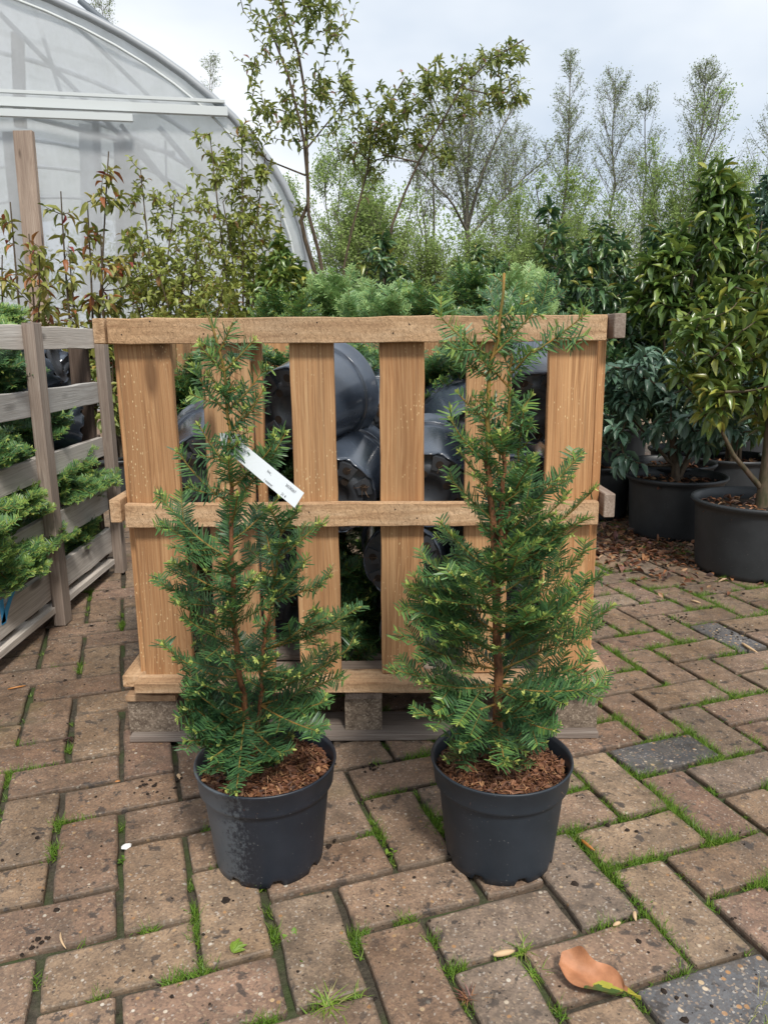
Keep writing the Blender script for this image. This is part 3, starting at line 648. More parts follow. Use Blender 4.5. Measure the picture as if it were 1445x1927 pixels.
rng = np.random.default_rng(31)
LP = [
 (392, 892, 1.60, (-.05, 1, .24), 'black pot on its side between the first and second slats of the pine crate', .2, 1),
 (545, 772, 1.575, (.55, 1, .20), 'black pot seen base first left of the third crate slat, rim right of it', .5, 1),
 (630, 935, 1.575, (.12, 1, .27), 'black pot seen base first just right of the third crate slat, above the middle rail', .1, 1),
 (722, 830, 1.74, (-.12, 1, .30), 'black pot lying half behind the fourth crate slat, upper left of it', .3, 1),
 (806, 925, 1.60, (.05, 1, .26), 'black pot lying between the fourth and fifth crate slats above the middle rail', .8, 1),
 (890, 838, 1.74, (-.1, 1, .32), 'black pot lying behind the fifth crate slat, its rim showing left of the slat', .4, 1),
 (1000, 772, 1.60, (.05, 1, .50), 'black pot tipped steeply under the top rail at the right, rim above the rail', .9, 1),
 (985, 930, 1.60, (0, 1, .15), 'black pot lying low beside the sixth crate slat just above the middle rail', .1, 0),
 (757, 1058, 1.62, (.1, 1, .05), 'dark pot lying behind the fourth crate slat below the middle rail', .6, 1),
 (785, 1192, 1.64, (.12, 1, .03), 'dark pot lying on the crate deck behind the fourth slat', .2, 1),
 (470, 1055, 1.66, (-.1, 1, .06), 'dark pot lying behind the left potted yew inside the pine crate', .2, 1),
 (905, 1090, 1.66, (0, 1, .1), 'dark pot lying behind the right potted yew, upper one below the middle rail', .5, 1),
 (960, 1200, 1.70, (-.1, 1, 0), 'dark pot lying behind the right potted yew on the crate deck', .5, 0),
 (570, 1160, 1.80, (.0, 1, .05), 'dark pot deep in the pine crate low behind the third slat', .5, 1),
]
for px, py, Y, ax, lb, sp, fo in LP: lying_yew(px, py, Y, ax, lb, sp, fo)
# foliage that fills the gap between slats low in the middle and a root ball at the left
def root_ball():
    c = at(385, 1222, 1.60); t = thing('root_ball', 'tangle of bare brown roots on the crate deck beside the first slat', 'root ball', tuple(c)); b = Batch()
    b2 = Batch(); b2.lathe([(.001, -.05), (.05, -.045), (.062, 0), (.05, .04), (.001, .05)], 20); b2.V = [v+c for v in b2.V]; b2.obj('soil', M['soil'], t)
    for k in range(420):
        d = nrm(rng.normal(0, 1, 3)); p = c+d*.06; tg = nrm(np.cross(d, rng.normal(0, 1, 3))); l = rng.uniform(.02, .05)
        b.tube(bez(p-tg*l, p+tg*l, p+d*rng.uniform(.01, .03), 5), .0007, 3, tone=rng.random())
    b.obj('root_fibres', M['straw'], t, kind='stuff')
root_ball()
def spray_plant(label, tips, up=(0, -.4, 1), mat='yew', tone=.35, gap=.004, ln=.022, wd=.0032, group=None, cat='plant', name='yew_plant', org=None, tw=.9, buds=.3):
    t = thing(name, label, cat, tuple(np.asarray(org, float)), group); bb, nb = Batch(), Batch()
    for A, B in tips: yew_branch(bb, nb, A, B, up, .0018, gap=gap, ln=ln, wd=wd, twigs=tw, tone=tone, sides=3, buds=buds)
    o = bb.obj('branches', M['yew_stem'], t, kind='stuff'); nb.obj('needles', M[mat], o, kind='stuff'); return t
def spray_cloud(n, x0, x1, y0, y1, Y, back=.25, rise=.1, spread=.12):
    out = []
    for k in range(n):
        B = at(rng.uniform(x0, x1), rng.uniform(y0, y1), Y+rng.normal(0, .06)); A = B+np.array([rng.normal(0, spread), back*rng.uniform(.3, 1), -rise*rng.uniform(.2, 1.6)]); out.append((A, B))
    return out
for lb, r in (('mass of dark yew foliage filling the lower back of the pine crate', (330, 1060, 960, 1240, 2.12, 150)), ('dark yew foliage filling the upper back of the pine crate', (380, 1050, 720, 930, 2.15, 110)), ('dark yew foliage low in the crate between its third and fourth slats', (645, 700, 1060, 1235, 1.72, 26)),
              ('yew foliage standing at the top of the crate between its first and second slats', (325, 385, 660, 770, 1.85, 24)),
              ('yew foliage under the top rail between the third and fourth crate slats', (640, 712, 650, 720, 1.95, 22)),
              ('yew foliage in the crate between its fourth and fifth slats above the lying pots', (805, 872, 655, 790, 1.90, 34)),
              ('dark yew foliage behind the upper left pots of the pine crate', (400, 540, 655, 760, 2.05, 26))):
    a, b_, c_, d_, Y, n = r; spray_plant(lb, spray_cloud(n, a, b_, c_, d_, Y), org=at((a+b_)/2, d_, Y+.1), group='yews lying in the pine crate', tone=.4, tw=1.2)

# ------------------------------------------------------------------ weathered crate at the left
def left_crate():
    X = -.975; t = thing('wooden_crate', 'weathered grey crate of horizontal boards full of yews at the left edge', 'crate', (-1.4, 2.2, 0))
    G, PW_, DP = M['grey_wood'], M['post_wood'], M['dark_post']; y0, y1 = 1.62, 2.75
    rz = [(.843, .066), (.66, .073), (.472, .070), (.283, .085), (.122, .088)]
    def side(xb, xo, m1, m2, s):
        for z, h in rz: board('side_board', (xb, y0+rng.normal(0, .003), z+rng.normal(0, .002)), (xb, y1-.03, z+rng.normal(0, .004)), (0, 0, 1), h, .02, m1, t, seg=16, wob=.0012)
        for yy in (1.66, 2.205, 2.735): board('post', (xo, yy, .0), (xo, yy, .884 if s > 0 else .87), (0, 1, 0), .052 if yy < 2.7 else .046, .034, m2, t, seg=10, wob=.0009)
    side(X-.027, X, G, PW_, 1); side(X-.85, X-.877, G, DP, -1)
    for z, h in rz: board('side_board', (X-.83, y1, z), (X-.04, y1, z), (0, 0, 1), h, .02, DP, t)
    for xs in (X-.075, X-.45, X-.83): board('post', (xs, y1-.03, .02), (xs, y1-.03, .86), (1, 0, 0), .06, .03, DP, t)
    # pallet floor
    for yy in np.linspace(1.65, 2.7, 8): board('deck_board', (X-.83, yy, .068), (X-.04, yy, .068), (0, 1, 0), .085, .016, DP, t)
    board('bottom_board', (X-.03, y0, .05), (X-.03, y1-.05, .05), (0, 0, 1), .02, .045, G, t, label='thin lowest board of the crate, with gaps above it')
    for yy in (1.7, 2.2, 2.68):
        for xs in (X-.09, X-.45, X-.8): board('block', (xs-.05, yy, .028), (xs+.05, yy, .028), (0, 1, 0), .09, .05, DP, t)
    # blue paint mark, two strokes on the lowest board
    b = Batch(); xq = X-.0155
    def stroke(pts, w):
        V = []; F = []
        for k, (px, py) in enumerate(pts):
            p = atx(px, py, xq); q = atx(px, py+.1, xq)
            V += [p+np.array([0, 0, w/2]) if False else p+np.array([0, -w/2, 0]), p+np.array([0, w/2, 0])]
        V = V+[v+np.array([-.0012, 0, 0]) for v in V]; m = len(pts); 
        for k in range(m-1): F.append([2*k, 2*k+1, 2*k+3, 2*k+2])
        b.add(V, F)
    stroke([(3, 1128), (5, 1145), (7, 1160), (9, 1174)], .022); stroke([(8, 1172), (13, 1150), (20, 1128), (26, 1112)], .03); stroke([(-14, 1140), (-9, 1165), (-2, 1180)], .02)
    b.obj('paint_mark', M['blue_paint'], t, smooth=False)
rng = np.random.default_rng(41); left_crate()
def crate_sprays(lst, label, tone=.45, mat='yew'):
    tips = []
    for x, y, dx, n in lst:
        for k in range(n):
            B = atx(x+rng.normal(0, 11), y+rng.normal(0, 8), -.975+dx+rng.normal(0, .02)); A = B+np.array([-rng.uniform(.14, .3), rng.normal(0, .1), rng.uniform(-.03, .07)]); tips.append((A, B))
    spray_plant(label, tips, up=(.25, -.4, 1), org=tips[0][0], tone=tone, gap=.0036, ln=.026, wd=.0028, group='yews in the weathered crate', mat=mat, tw=1.2, buds=.4)
crate_sprays([(20, 690, -.03, 8), (50, 720, -.03, 7), (5, 665, -.05, 5), (70, 690, -.06, 4)], 'dark yew foliage in the topmost gap of the grey crate', .3)
crate_sprays([(15, 830, -.02, 7), (45, 850, .0, 7), (70, 800, -.03, 5), (125, 800, -.03, 6), (100, 790, -.05, 4)], 'yew foliage in the second gap from the top of the grey crate', .45)
crate_sprays([(10, 965, .0, 8), (60, 945, .03, 7), (85, 960, .03, 3), (20, 990, .04, 5)], 'bright tipped yew foliage hanging from the third gap at the front of the grey crate', .62)
crate_sprays([(150, 890, .0, 7), (185, 905, .03, 6), (212, 915, .07, 4), (120, 905, -.02, 5)], 'long yew spray reaching past the far post of the grey crate', .55)
crate_sprays([(20, 1045, .01, 8), (70, 1040, .02, 8), (95, 1035, .03, 4), (60, 1075, .04, 3)], 'bright yew foliage in the lowest gap at the front of the grey crate', .58)
crate_sprays([(140, 1000, -.01, 6), (180, 985, -.02, 5), (130, 1012, -.0, 4)], 'yew foliage in the lowest gap near the far post of the grey crate', .5)
crate_sprays([(40, 600, -.2, 8), (15, 608, -.1, 6)], 'pale yew tips rising above the top board of the grey crate', .65)
gq = 'yews in the weathered crate'
for x, y, X, ax, lb in ((108, 672, -1.09, (-.9, -.1, -.25), 'black pot tilted in the top gap of the grey crate'), (138, 712, -1.08, (-1, .2, .1), 'black pot behind the second board of the grey crate near its far post'),
                    (148, 805, -1.06, (-.8, -.5, .2), 'black pot rim in the second gap near the far post of the grey crate'), (160, 905, -1.1, (-1, .1, .1), 'black pot deep in the third gap of the grey crate'),
                    (165, 995, -1.1, (-1, .1, .1), 'black pot deep in the lowest gap of the grey crate'), (40, 700, -1.15, (-1, 0, .1), 'black pot behind dark foliage in the top gap of the grey crate'),
                    (30, 900, -1.2, (-1, 0, .1), 'black pot behind the third board of the grey crate'), (40, 1090, -1.2, (-1, 0, .1), 'black pot in the lowest front gap of the grey crate')):
    lying_yew(0, 0, 0, ax, lb, rng.uniform(0, 3), 0, False, loc=atx(x, y, X), group=gq)

# ------------------------------------------------------------------ shrub and tree builder
def grow(t, trunks, tips, leafmat, barkmat, shoot=(.1, 9, .06, .028), r_tip=.0015, droop=.25, tone=(.45, .2), newtip=.0, tmpl=None, indiv=0, whorl=False, sides=4, spr=.8, leafname='foliage', steep=.15):
    """trunks: list of (polyline, r0, r1); tips: (n,3); shoots of leaves end at the tips"""
    bb, lb = Batch(), Batch(); nodes = []; lo = []
    for pts, r0, r1 in trunks:
        s = np.linspace(0, 1, 14); P, _ = along(np.asarray(pts, float), s); bb.tube(P, np.linspace(r0, r1, 14), 7 if r0 > .01 else 5, 0); nodes.append(P)
    nodes = np.concatenate(nodes); base = nodes[0]
    order = np.argsort(np.linalg.norm(tips-base, axis=1)); cnt = len(nodes); buf = np.zeros((cnt+len(tips)*3, 3)); buf[:cnt] = nodes
    SL, SN, LL, LW = shoot; cen = tips.mean(0); tm = tmpl or LEAF
    for k in order:
        B = tips[k]; nd = buf[:cnt]; dv = B-nd; ds = np.linalg.norm(dv, axis=1); cost = ds+np.where(dv[:, 2] < steep*ds, .9*ds+.02, 0)
        A = nd[int(np.argmin(cost))]; l = np.linalg.norm(B-A)
        K = (A+B)/2+np.array([0, 0, -.1*l])+rng.normal(0, .07*l, 3); pts = bez(A, B, K, 5); r0 = r_tip*(1+l*3)
        bb.tube(pts, np.linspace(r0*1.5, r_tip*.7, 5), sides, 0)
        buf[cnt:cnt+3] = pts[2:5]; cnt += 3
        # leafy shoot along the last stretch
        n = max(2, int(SN*rng.uniform(.7, 1.3))); s = np.linspace(max(0, 1-SL/max(l, .001)), 1, n) if not whorl else np.linspace(max(0, 1-SL*.6/max(l, .001)), 1, n)
        P, T = along(pts, s); a = np.arange(n)*2.4+rng.uniform(0, 6); ref = np.array([.3, .2, 1.]); u = nrm(np.cross(T, ref)); v = np.cross(T, u)
        rad = np.cos(a)[:, None]*u+np.sin(a)[:, None]*v; fw = np.linspace(.1, 1.0, n)[:, None]
        D = nrm(T*fw+rad*spr+np.array([0, 0, -droop])+rng.normal(0, .15, (n, 3))); N = nrm(np.array([0, 0, 1.])+T*.5+rng.normal(0, .25, (n, 3)))
        ll = LL*rng.uniform(.7, 1.15, n)*np.linspace(1, .72, n); tn = np.clip(rng.normal(tone[0], tone[1], n)+newtip*(s >= s[-1]*.92), 0, 1)
        lo.append((P, D, N, ll, ll/LL*LW, tn))
    br = bb.obj('branches', barkmat, t)
    P, D, N, ll, lw, tn = [np.concatenate([q[i] for q in lo]) for i in range(6)]
    # biggest on screen become leaves of their own
    idx = np.arange(len(P))
    if indiv:
        x, y, z = proj_many(P); ok = (x > 0) & (x < 1445) & (y > 0) & (y < 1927); sc = np.where(ok, ll/z, 0); top = np.argsort(-sc)[:indiv]
        org = np.array(ORG[t.name])
        metas = []
        for q in range(6):
            b = Batch(); T_ = tm[q % len(tm)] if isinstance(tm, list) else tm; b.tmpl(T_, np.zeros((1, 3)), np.array([[0, 1., 0]]), np.array([[0, 0, 1.]]), 1., LW/LL, 0, float(np.quantile(tn, (q+.5)/6))); metas.append(b.mesh('leaf', [leafmat]))
        rk = np.clip((np.argsort(np.argsort(tn[top]))*6//max(1, len(top))), 0, 5)
        for k, q in zip(top, rk):
            d = nrm(D[k]); sdv = nrm(np.cross(d, N[k])); nn = np.cross(sdv, d); p = P[k]-org; s_ = ll[k]
            link('leaf', metas[int(q)], t, mat4=Matrix(((sdv[0]*s_, d[0]*s_, nn[0]*s_, p[0]), (sdv[1]*s_, d[1]*s_, nn[1]*s_, p[1]), (sdv[2]*s_, d[2]*s_, nn[2]*s_, p[2]), (0, 0, 0, 1))))
        m_ = np.ones(len(P), bool); m_[top] = False; idx = idx[m_]
    if isinstance(tm, list):
        ch = rng.integers(len(tm), size=len(idx))
        for q, T_ in enumerate(tm): ii = idx[ch == q]; lb.tmpl(T_, P[ii], D[ii], N[ii], ll[ii], lw[ii], 0, tn[ii])
    else: lb.tmpl(tm, P[idx], D[idx], N[idx], ll[idx], lw[idx], 0, tn[idx])
    lb.obj(leafname, leafmat, t, kind='stuff'); return t
def proj_many(P):
    v = P-CAM; z = np.maximum(v@cf, .01); return 722.5+FPX*(v@cr)/z, 963.5-FPX*(v@cu)/z, z
def tub_mesh(r0=.18, r1=.205, h=.25):
    b = Batch()
    def nt2(V, th):
        a = (th*7/(2*np.pi)) % 1; k = np.where(a > .9, 1., 0.); V[1, :, 2] += k*.014; V[2, :, 2] += k*.014; return V
    b.lathe([(r0-.01, .015), (r0-.004, 0), (r0, .001), (r0+.001, .018), (r0+.002, .03), (r1-.013, h-.04), (r1-.012, h-.024), (r1-.004, h-.020), (r1+.004, h-.010), (r1+.003, h-.002), (r1-.004, h), (r1-.011, h-.006), (r1-.016, h-.03), (r1-.02, h-.09)], 84, 0, nt2)
    a = np.arange(84); b.F.append((a[None, ::-1].copy(), 0, np.array([.5]))); return b
def soil_top(t, c, r, z, litter=120):
    b = Batch(); b.lathe([(r, z), (r*.6, z+.01), (.001, z+.012)], 28); b.V = [v+[c[0], c[1], 0] for v in b.V]; b.obj('soil', M['soil'], t)
    n = litter; q = r*np.sqrt(rng.random(n))*.92; a = rng.uniform(0, 6.28, n); P = np.stack([c[0]+q*np.cos(a), c[1]+q*np.sin(a), z+.012+rng.uniform(0, .006, n)], -1); D = nrm(np.stack([rng.normal(0, 1, n), rng.normal(0, 1, n), rng.normal(0, .2, n)], -1))
    b = Batch(); b.tmpl(LEAF[1], P, D, nrm(rng.normal(0, .35, (n, 3))+[0, 0, 1]), rng.uniform(.015, .05, n), rng.uniform(.008, .018, n), 0, rng.uniform(0, .95, n)); b.obj('bark_mulch', M['litter'], t, kind='stuff')
TUBS = {}
def tubbed(name, label, cat, c, r1, h, tips, leafmat, trunks=None, group=None, barkmat=None, tub=True, **k):
    t = thing(name, label, cat, (float(c[0]), float(c[1]), 0), group)
    if tub:
        key = (r1, h)
        if key not in TUBS: TUBS[key] = tub_mesh(r1*.88, r1, h).mesh('tub', [M['tub']])
        link('tub', TUBS[key], t); soil_top(t, c, r1-.014, h-.045)
    z0 = h-.04 if tub else 0
    if trunks is None:
        top = tips[:, 2].max(); trunks = []
        for q in range(5):
            a = rng.uniform(0, 6.28); e = tips[rng.integers(len(tips))]*.55+np.array([c[0], c[1], top])*.45; e[2] = z0+(top-z0)*rng.uniform(.6, .9)
            p0 = np.array([c[0]+.03*math.cos(a), c[1]+.03*math.sin(a), z0]); trunks.append((bez(p0, e, np.array([p0[0]*.7+e[0]*.3, p0[1]*.7+e[1]*.3, z0+(e[2]-z0)*.55]), 8), .010, .004))
    return grow(t, trunks, tips, leafmat, barkmat or M['twig'], **k)
def blob(n, c, rx, ry, rz, shell=.55, zmin=.2):
    d = nrm(rng.normal(0, 1, (n, 3))); q = shell+(1-shell)*rng.random((n, 1))**.7; q *= rng.uniform(.86, 1.1, (n, 1)); lob = 1+.22*np.sin(d[:, :1]*5+c[0]*9)*np.cos(d[:, 2:]*6+c[1]*7)+.12*np.sin(d[:, 1:2]*11+c[0]*5); P = np.array(c)+d*q*lob*np.array([rx, ry, rz]); P[:, 2] = np.maximum(P[:, 2], zmin+.05*rng.random(n)); return P
def column(n, poly, r, taper=1.):
    """tips around a polyline; r: list of radii at its points"""
    s = rng.random(n); pl = np.asarray(poly, float); P, _ = along(pl, s); d = np.linalg.norm(np.diff(pl, axis=0), axis=1); c = np.concatenate([[0], np.cumsum(d)]); c /= c[-1]
    rr = np.interp(s, c, r); a = rng.uniform(0, 6.28, n); q = rr*np.sqrt(rng.random(n)); return P+np.stack([q*np.cos(a), q*np.sin(a), rng.normal(0, .03, n)], -1)

# tubs and laurels at the right ----------------------------------------------
rng = np.random.default_rng(51)
LG = 'laurels in black tubs at the right'
cA = (1.25, 3.24)
tipsA = np.concatenate([blob(150, (cA[0]+.0, cA[1], .60), .36, .33, .22, .5, .33), np.array([at(1160, 880, 3.1), at(1175, 860, 3.1), at(1150, 800, 3.1)])])
tubbed('laurel_shrub', 'low bushy laurel with drooping blue green leaves in the smaller looking tub', 'shrub', cA, .205, .255, tipsA, M['laurel_blue'], trunks=[([(cA[0], cA[1], .2), (cA[0]-.01, cA[1], .33), (cA[0]-.06, cA[1], .55)], .022, .008), ([(cA[0]+.01, cA[1], .24), (cA[0]+.06, cA[1], .36), (cA[0]+.14, cA[1]+.03, .62)], .014, .006), ([(cA[0]-.01, cA[1], .28), (cA[0]-.12, cA[1]-.03, .40), (cA[0]-.22, cA[1]-.04, .5)], .009, .004)], group=LG,
       shoot=(.10, 11, .078, .034), droop=.65, tone=(.45, .2), newtip=.12, indiv=300, r_tip=.0022)
cB = (1.345, 2.70)
tipsB = np.concatenate([blob(185, (cB[0]+.02, cB[1], .83), .36, .32, .30, .3, .45), blob(50, (cB[0]+.14, cB[1], 1.1), .24, .22, .20, .3), blob(18, (cB[0]-.22, cB[1]-.05, .66), .13, .13, .11, .3)])
tubbed('laurel_shrub', 'big yellow green laurel with a mossy trunk in the tub cut by the right edge', 'shrub', cB, .225, .262, tipsB, M['laurel_olive'], trunks=[([(cB[0]+.01, cB[1], .2), (cB[0]+.015, cB[1], .4), (cB[0]+.01, cB[1], .65), (cB[0], cB[1], .95)], .023, .008), ([(cB[0], cB[1], .3), (cB[0]-.12, cB[1]-.03, .42), (cB[0]-.2, cB[1]-.05, .55)], .011, .005), ([(cB[0]+.01, cB[1], .38), (cB[0]+.14, cB[1], .6), (cB[0]+.16, cB[1], .9)], .014, .006)], group=LG, barkmat=M['mossy_bark'],
       shoot=(.12, 11, .074, .028), droop=.4, tone=(.5, .25), newtip=.35, indiv=300, r_tip=.0022)
# hedge of container laurels behind
HZ = [  # x, y, rx, ztop, zbottom, n, material, label, individual leaves
 (1.02, 4.15, .42, 1.30, .30, 300, 'laurel', 'dark green laurel directly behind the right end of the pine crate', 160),
 (1.62, 4.05, .40, 1.28, .30, 260, 'laurel', 'dark laurel behind the blue green one in its tub', 120),
 (1.72, 3.75, .30, 1.32, .35, 200, 'laurel_olive', 'olive leaved laurel standing between the two big tubs and the dark hedge', 160),
 (2.05, 3.70, .42, 1.50, .30, 260, 'laurel', 'tall dark laurel at the right edge behind the mossy trunk', 100),
 (.62, 4.9, .40, 1.28, .3, 200, 'laurel', 'laurel rising over the right third of the crate top rail', 80),
 (2.3, 4.9, .55, 1.75, .3, 240, 'laurel_blue', 'silvery topped laurel furthest back at the right edge', 60),
 (1.55, 5.1, .50, 1.46, .3, 240, 'laurel', 'laurel in the back row with upright shoots against the birches', 60),
]
for x, y, rx, zt, zb, n, mt, lb, ind in HZ:
    zc = (zt+zb)/2; tips = blob(n, (x, y, zc-.03), rx, rx*.9, (zt-zb)/2-.03, .5, .28)
    for q in range(7):
        a = rng.uniform(0, 6.28); u_ = rng.uniform(.1, .8)*rx; p0 = np.array([x+u_*math.cos(a), y+u_*math.sin(a), zc+(zt-zc)*rng.uniform(.4, .8)]); tips = np.concatenate([tips, column(5, [p0, p0+[rng.normal(0, .04), 0, rng.uniform(.16, .34)]], [.06, .02])])
    tubbed('laurel_shrub', lb, 'shrub', (x, y), .205, .255, tips, M[mt], group=LG, shoot=(.11, 12, .085, .03), droop=.5, tone=(.36, .22), newtip=.38, indiv=ind, r_tip=.002)
tl = [at(1285, 640, 3.6), at(1300, 520, 3.6), at(1342, 420, 3.6), at(1352, 330, 3.6)]; bt = np.array([tl[0][0]-.02, 3.6, .22])
tubbed('laurel_shrub', 'tall lanky laurel with bare stems and a leafy top above the hedge', 'shrub', bt[:2], .205, .255, np.concatenate([column(70, [tl[0], tl[1], tl[2], tl[3]], [.22, .16, .12, .06]), column(40, [at(1230, 590, 3.6), at(1260, 450, 3.6)], [.12, .06])]), M['laurel_olive'], trunks=[(np.array([bt]+tl), .014, .004), (np.array([bt, at(1250, 650, 3.6), at(1240, 480, 3.6)]), .009, .004)], group=LG, shoot=(.12, 12, .095, .034), droop=.4, tone=(.36, .2), newtip=.35, indiv=260, r_tip=.0022)
for px, py, Y, rx, n, lb in ((725, 500, 4.3, .16, 60, 'small laurel with yellowish shoots just behind the crate, centre'), (895, 520, 4.6, .22, 80, 'dark laurel behind the leader of the right potted yew'), (530, 520, 4.0, .20, 110, 'laurel with an upright leader behind the crate at the end of the polytunnel')):
    c = at(px, py, Y); tips = np.concatenate([blob(n, (c[0], Y, c[2]-.12), rx, rx, .26, .4, .3), column(10, [c, c+[0, 0, .16]], [.05, .02])]); tubbed('laurel_shrub', lb, 'shrub', (c[0], Y), .16, .22, tips, M['laurel' if px > 600 else 'laurel_olive'], group='container shrubs behind the pine crate', shoot=(.09, 12, .07, .026), droop=.45, tone=(.45, .25), newtip=.35, r_tip=.0018, indiv=60)
# dark tub behind crate and small pots in the gap between the crates
for (x, y, lb) in ((.99, 3.62, 'black tub in shadow behind the right end of the pine crate'), (at(222, 830, 4.0)[0], 4.0, 'black tub seen in the gap between the two crates')):
    c = (float(x), float(y)); tips = blob(110, (c[0], c[1], .62), .26, .24, .28, .4, .3)
    tubbed('laurel_shrub', lb.replace('black tub', 'leafy shrub in a black tub'), 'shrub', c, .19, .25, tips, M['laurel' if x > 0 else 'shrubgreen'], group=None, shoot=(.1, 10, .07, .03), droop=.5, tone=(.3, .2), newtip=.2)

# feathery conifers behind the crate ----------------------------------------
rng = np.random.default_rng(61)
for px, py, Y, w, n, mt, tn, lb in ((640, 535, 3.2, 60, 34, 'yew_bright', .72, 'bright feathery conifer behind the crate, left of centre'), (800, 560, 3.1, 70, 40, 'yew', .55, 'dark green yew behind the middle of the crate top rail'), (905, 520, 3.4, 60, 30, 'yew', .5, 'yew with orange stems behind the right potted yew'),
                                 (985, 530, 3.3, 50, 34, 'yew_bright', .75, 'pale feathery conifer beside the pot rim above the top rail'), (710, 565, 2.9, 60, 34, 'yew_bright', .55, 'soft green conifer just behind the crate top rail at the centre'), (525, 575, 3.0, 50, 26, 'yew', .6, 'yew with yellowish tips behind the left end of the crate')):
    c = at(px, py, Y); tips = []
    for k in range(int(n*1.35)):
        B = at(px+rng.uniform(-w, w), py+rng.uniform(-34, 120), Y+rng.normal(0, .12)); A = np.array([c[0]+(B[0]-c[0])*.45, Y+.1, B[2]-rng.uniform(.06, .2)]); tips.append((A, B))
    t = spray_plant(lb, tips, mat=mt, tone=tn, gap=.006, ln=.034 if mt == 'yew_bright' else .024, wd=.0045, org=(c[0], Y+.1, 0), group='conifers behind the pine crate', name='conifer_shrub', cat='shrub', tw=1.1, buds=.2)
    b = Batch(); b.tube(np.array([(c[0], Y+.1, .0), (c[0], Y+.1, c[2]-.02)]), [.012, .005], 6); b.obj('trunk', M['twig'], t)

# shrubs in front of the polytunnel ------------------------------------------
rng = np.random.default_rng(71)
def open_shrub(px, ptop, Y, stems, n, mat, lb, rad, shoot, tone, droop=.2, ind=0, newtip=0., zb=.35, fillw=None):
    c = at(px, 640, Y); trunks = []; tips = []; c2 = (float(c[0]), float(Y))
    for sx, sy, r in stems:
        e = at(sx, sy, Y+rng.normal(0, .1)); p0 = np.array([c[0]+rng.normal(0, .04), Y, .2]); k = np.array([p0[0]*.45+e[0]*.55+rng.normal(0, .05), Y, .2+(e[2]-.2)*.5]); pl = bez(p0, e, k, 10); trunks.append((pl, .010, .003)); m = int(n*.95/len(stems)); tips.append(column(int(m*1.3), pl[3:], np.linspace(r*2.1, r*.7, len(pl)-3)))
    tips = np.concatenate(tips); tips[:, 2] = np.maximum(tips[:, 2], zb+.1*rng.random(len(tips)))
    return tubbed('leafy_shrub', lb, 'shrub', c2, .19, .25, tips, mat, trunks=trunks, group='shrubs in front of the polytunnel', shoot=shoot, tone=tone, droop=droop, indiv=ind, newtip=newtip, r_tip=.0014)
open_shrub(30, 350, 3.9, [(20, 380, .16), (55, 440, .15), (-30, 400, .15), (75, 480, .12), (5, 480, .15)], 84, M['autumn'], 'reddish leaved shrub at the left edge above the grey crate', .15, (.1, 7, .070, .026), (.5, .24), .35, 150)
open_shrub(150, 270, 4.0, [(205, 285, .10), (115, 360, .12), (165, 380, .14), (190, 440, .14), (130, 470, .16)], 70, M['autumn'], 'sparse shrub with drooping red and green leaves in front of the tunnel film', .15, (.1, 7, .078, .030), (.5, .27), .6, 150)
open_shrub(290, 310, 4.5, [(265, 320, .14), (330, 370, .2), (240, 430, .2), (380, 420, .2), (300, 470, .22), (350, 500, .22)], 330, M['shrubgreen'], 'wide twiggy shrub with small yellow green leaves, middle of the tunnel wall', .2, (.10, 9, .050, .024), (.55, .22), .2, 0)
open_shrub(440, 215, 4.8, [(395, 250, .16), (455, 240, .18), (500, 290, .14), (420, 380, .25), (480, 400, .25), (440, 500, .3), (520, 480, .15)], 430, M['shrubgreen'], 'tall twiggy shrub with yellow green leaves near the end of the tunnel', .2, (.10, 9, .052, .025), (.52, .22), .2, 0)
open_shrub(345, 520, 4.2, [(300, 520, .2), (380, 520, .2), (250, 540, .2), (420, 545, .2), (340, 580, .2)], 260, M['shrubgreen'], 'low leafy shrub just above the left half of the top rail', .2, (.09, 9, .050, .025), (.62, .2), .2, 0)

# small multi stemmed trees in the centre --------------------------------------
rng = np.random.default_rng(81)
def small_tree(lb, Y, trunks, cols, n, zb):
    tr = []; tips = []
    for pl, r0, r1 in trunks: tr.append((np.array([at(x, y, Y+dy) for x, y, dy in pl]), r0, r1))
    for pl, rad, m in cols: tips.append(column(m, [at(x, y, Y+rng.normal(0, .1)) for x, y in pl], rad))
    b0 = tr[0][0][0]; t = thing('small_tree', lb, 'tree', (float(b0[0]), Y, 0), 'small multi stemmed trees behind the crate')
    t0 = np.array([b0[0], Y, 0.]); tr[0] = (np.concatenate([[t0], tr[0][0]]), tr[0][1], tr[0][2])
    return grow(t, tr, np.concatenate(tips), M['styrax'], M['twig'], shoot=(.16, 7, .052, .023), tone=(.52, .22), droop=.15, r_tip=.0014, newtip=0, spr=.9)
small_tree('leafy small tree with twin stems crossing, leftmost of the three in the centre', 4.9,
  [([(612, 520, 0), (580, 400, 0), (578, 300, 0), (575, 180, .02), (560, 90, .05), (535, 20, .05), (520, -60, .05)], .016, .006), ([(595, 520, .05), (568, 430, .05), (566, 400, .05), (583, 380, .03), (572, 260, -.05), (545, 150, -.1), (500, 30, -.1)], .014, .005), ([(575, 330, 0), (500, 300, 0), (470, 240, 0)], .006, .003), ([(577, 280, 0), (650, 190, 0)], .006, .003)],
  [([(575, 250), (560, 120), (540, -60)], [.32, .38, .30], 130), ([(520, 60), (600, 30), (560, -80)], [.25, .25, .25], 70), ([(490, 240), (540, 200)], [.16, .2], 26), ([(610, 150), (650, 190)], [.15, .12], 26), ([(540, 410), (560, 380)], [.05, .05], 4)], 0, 0)
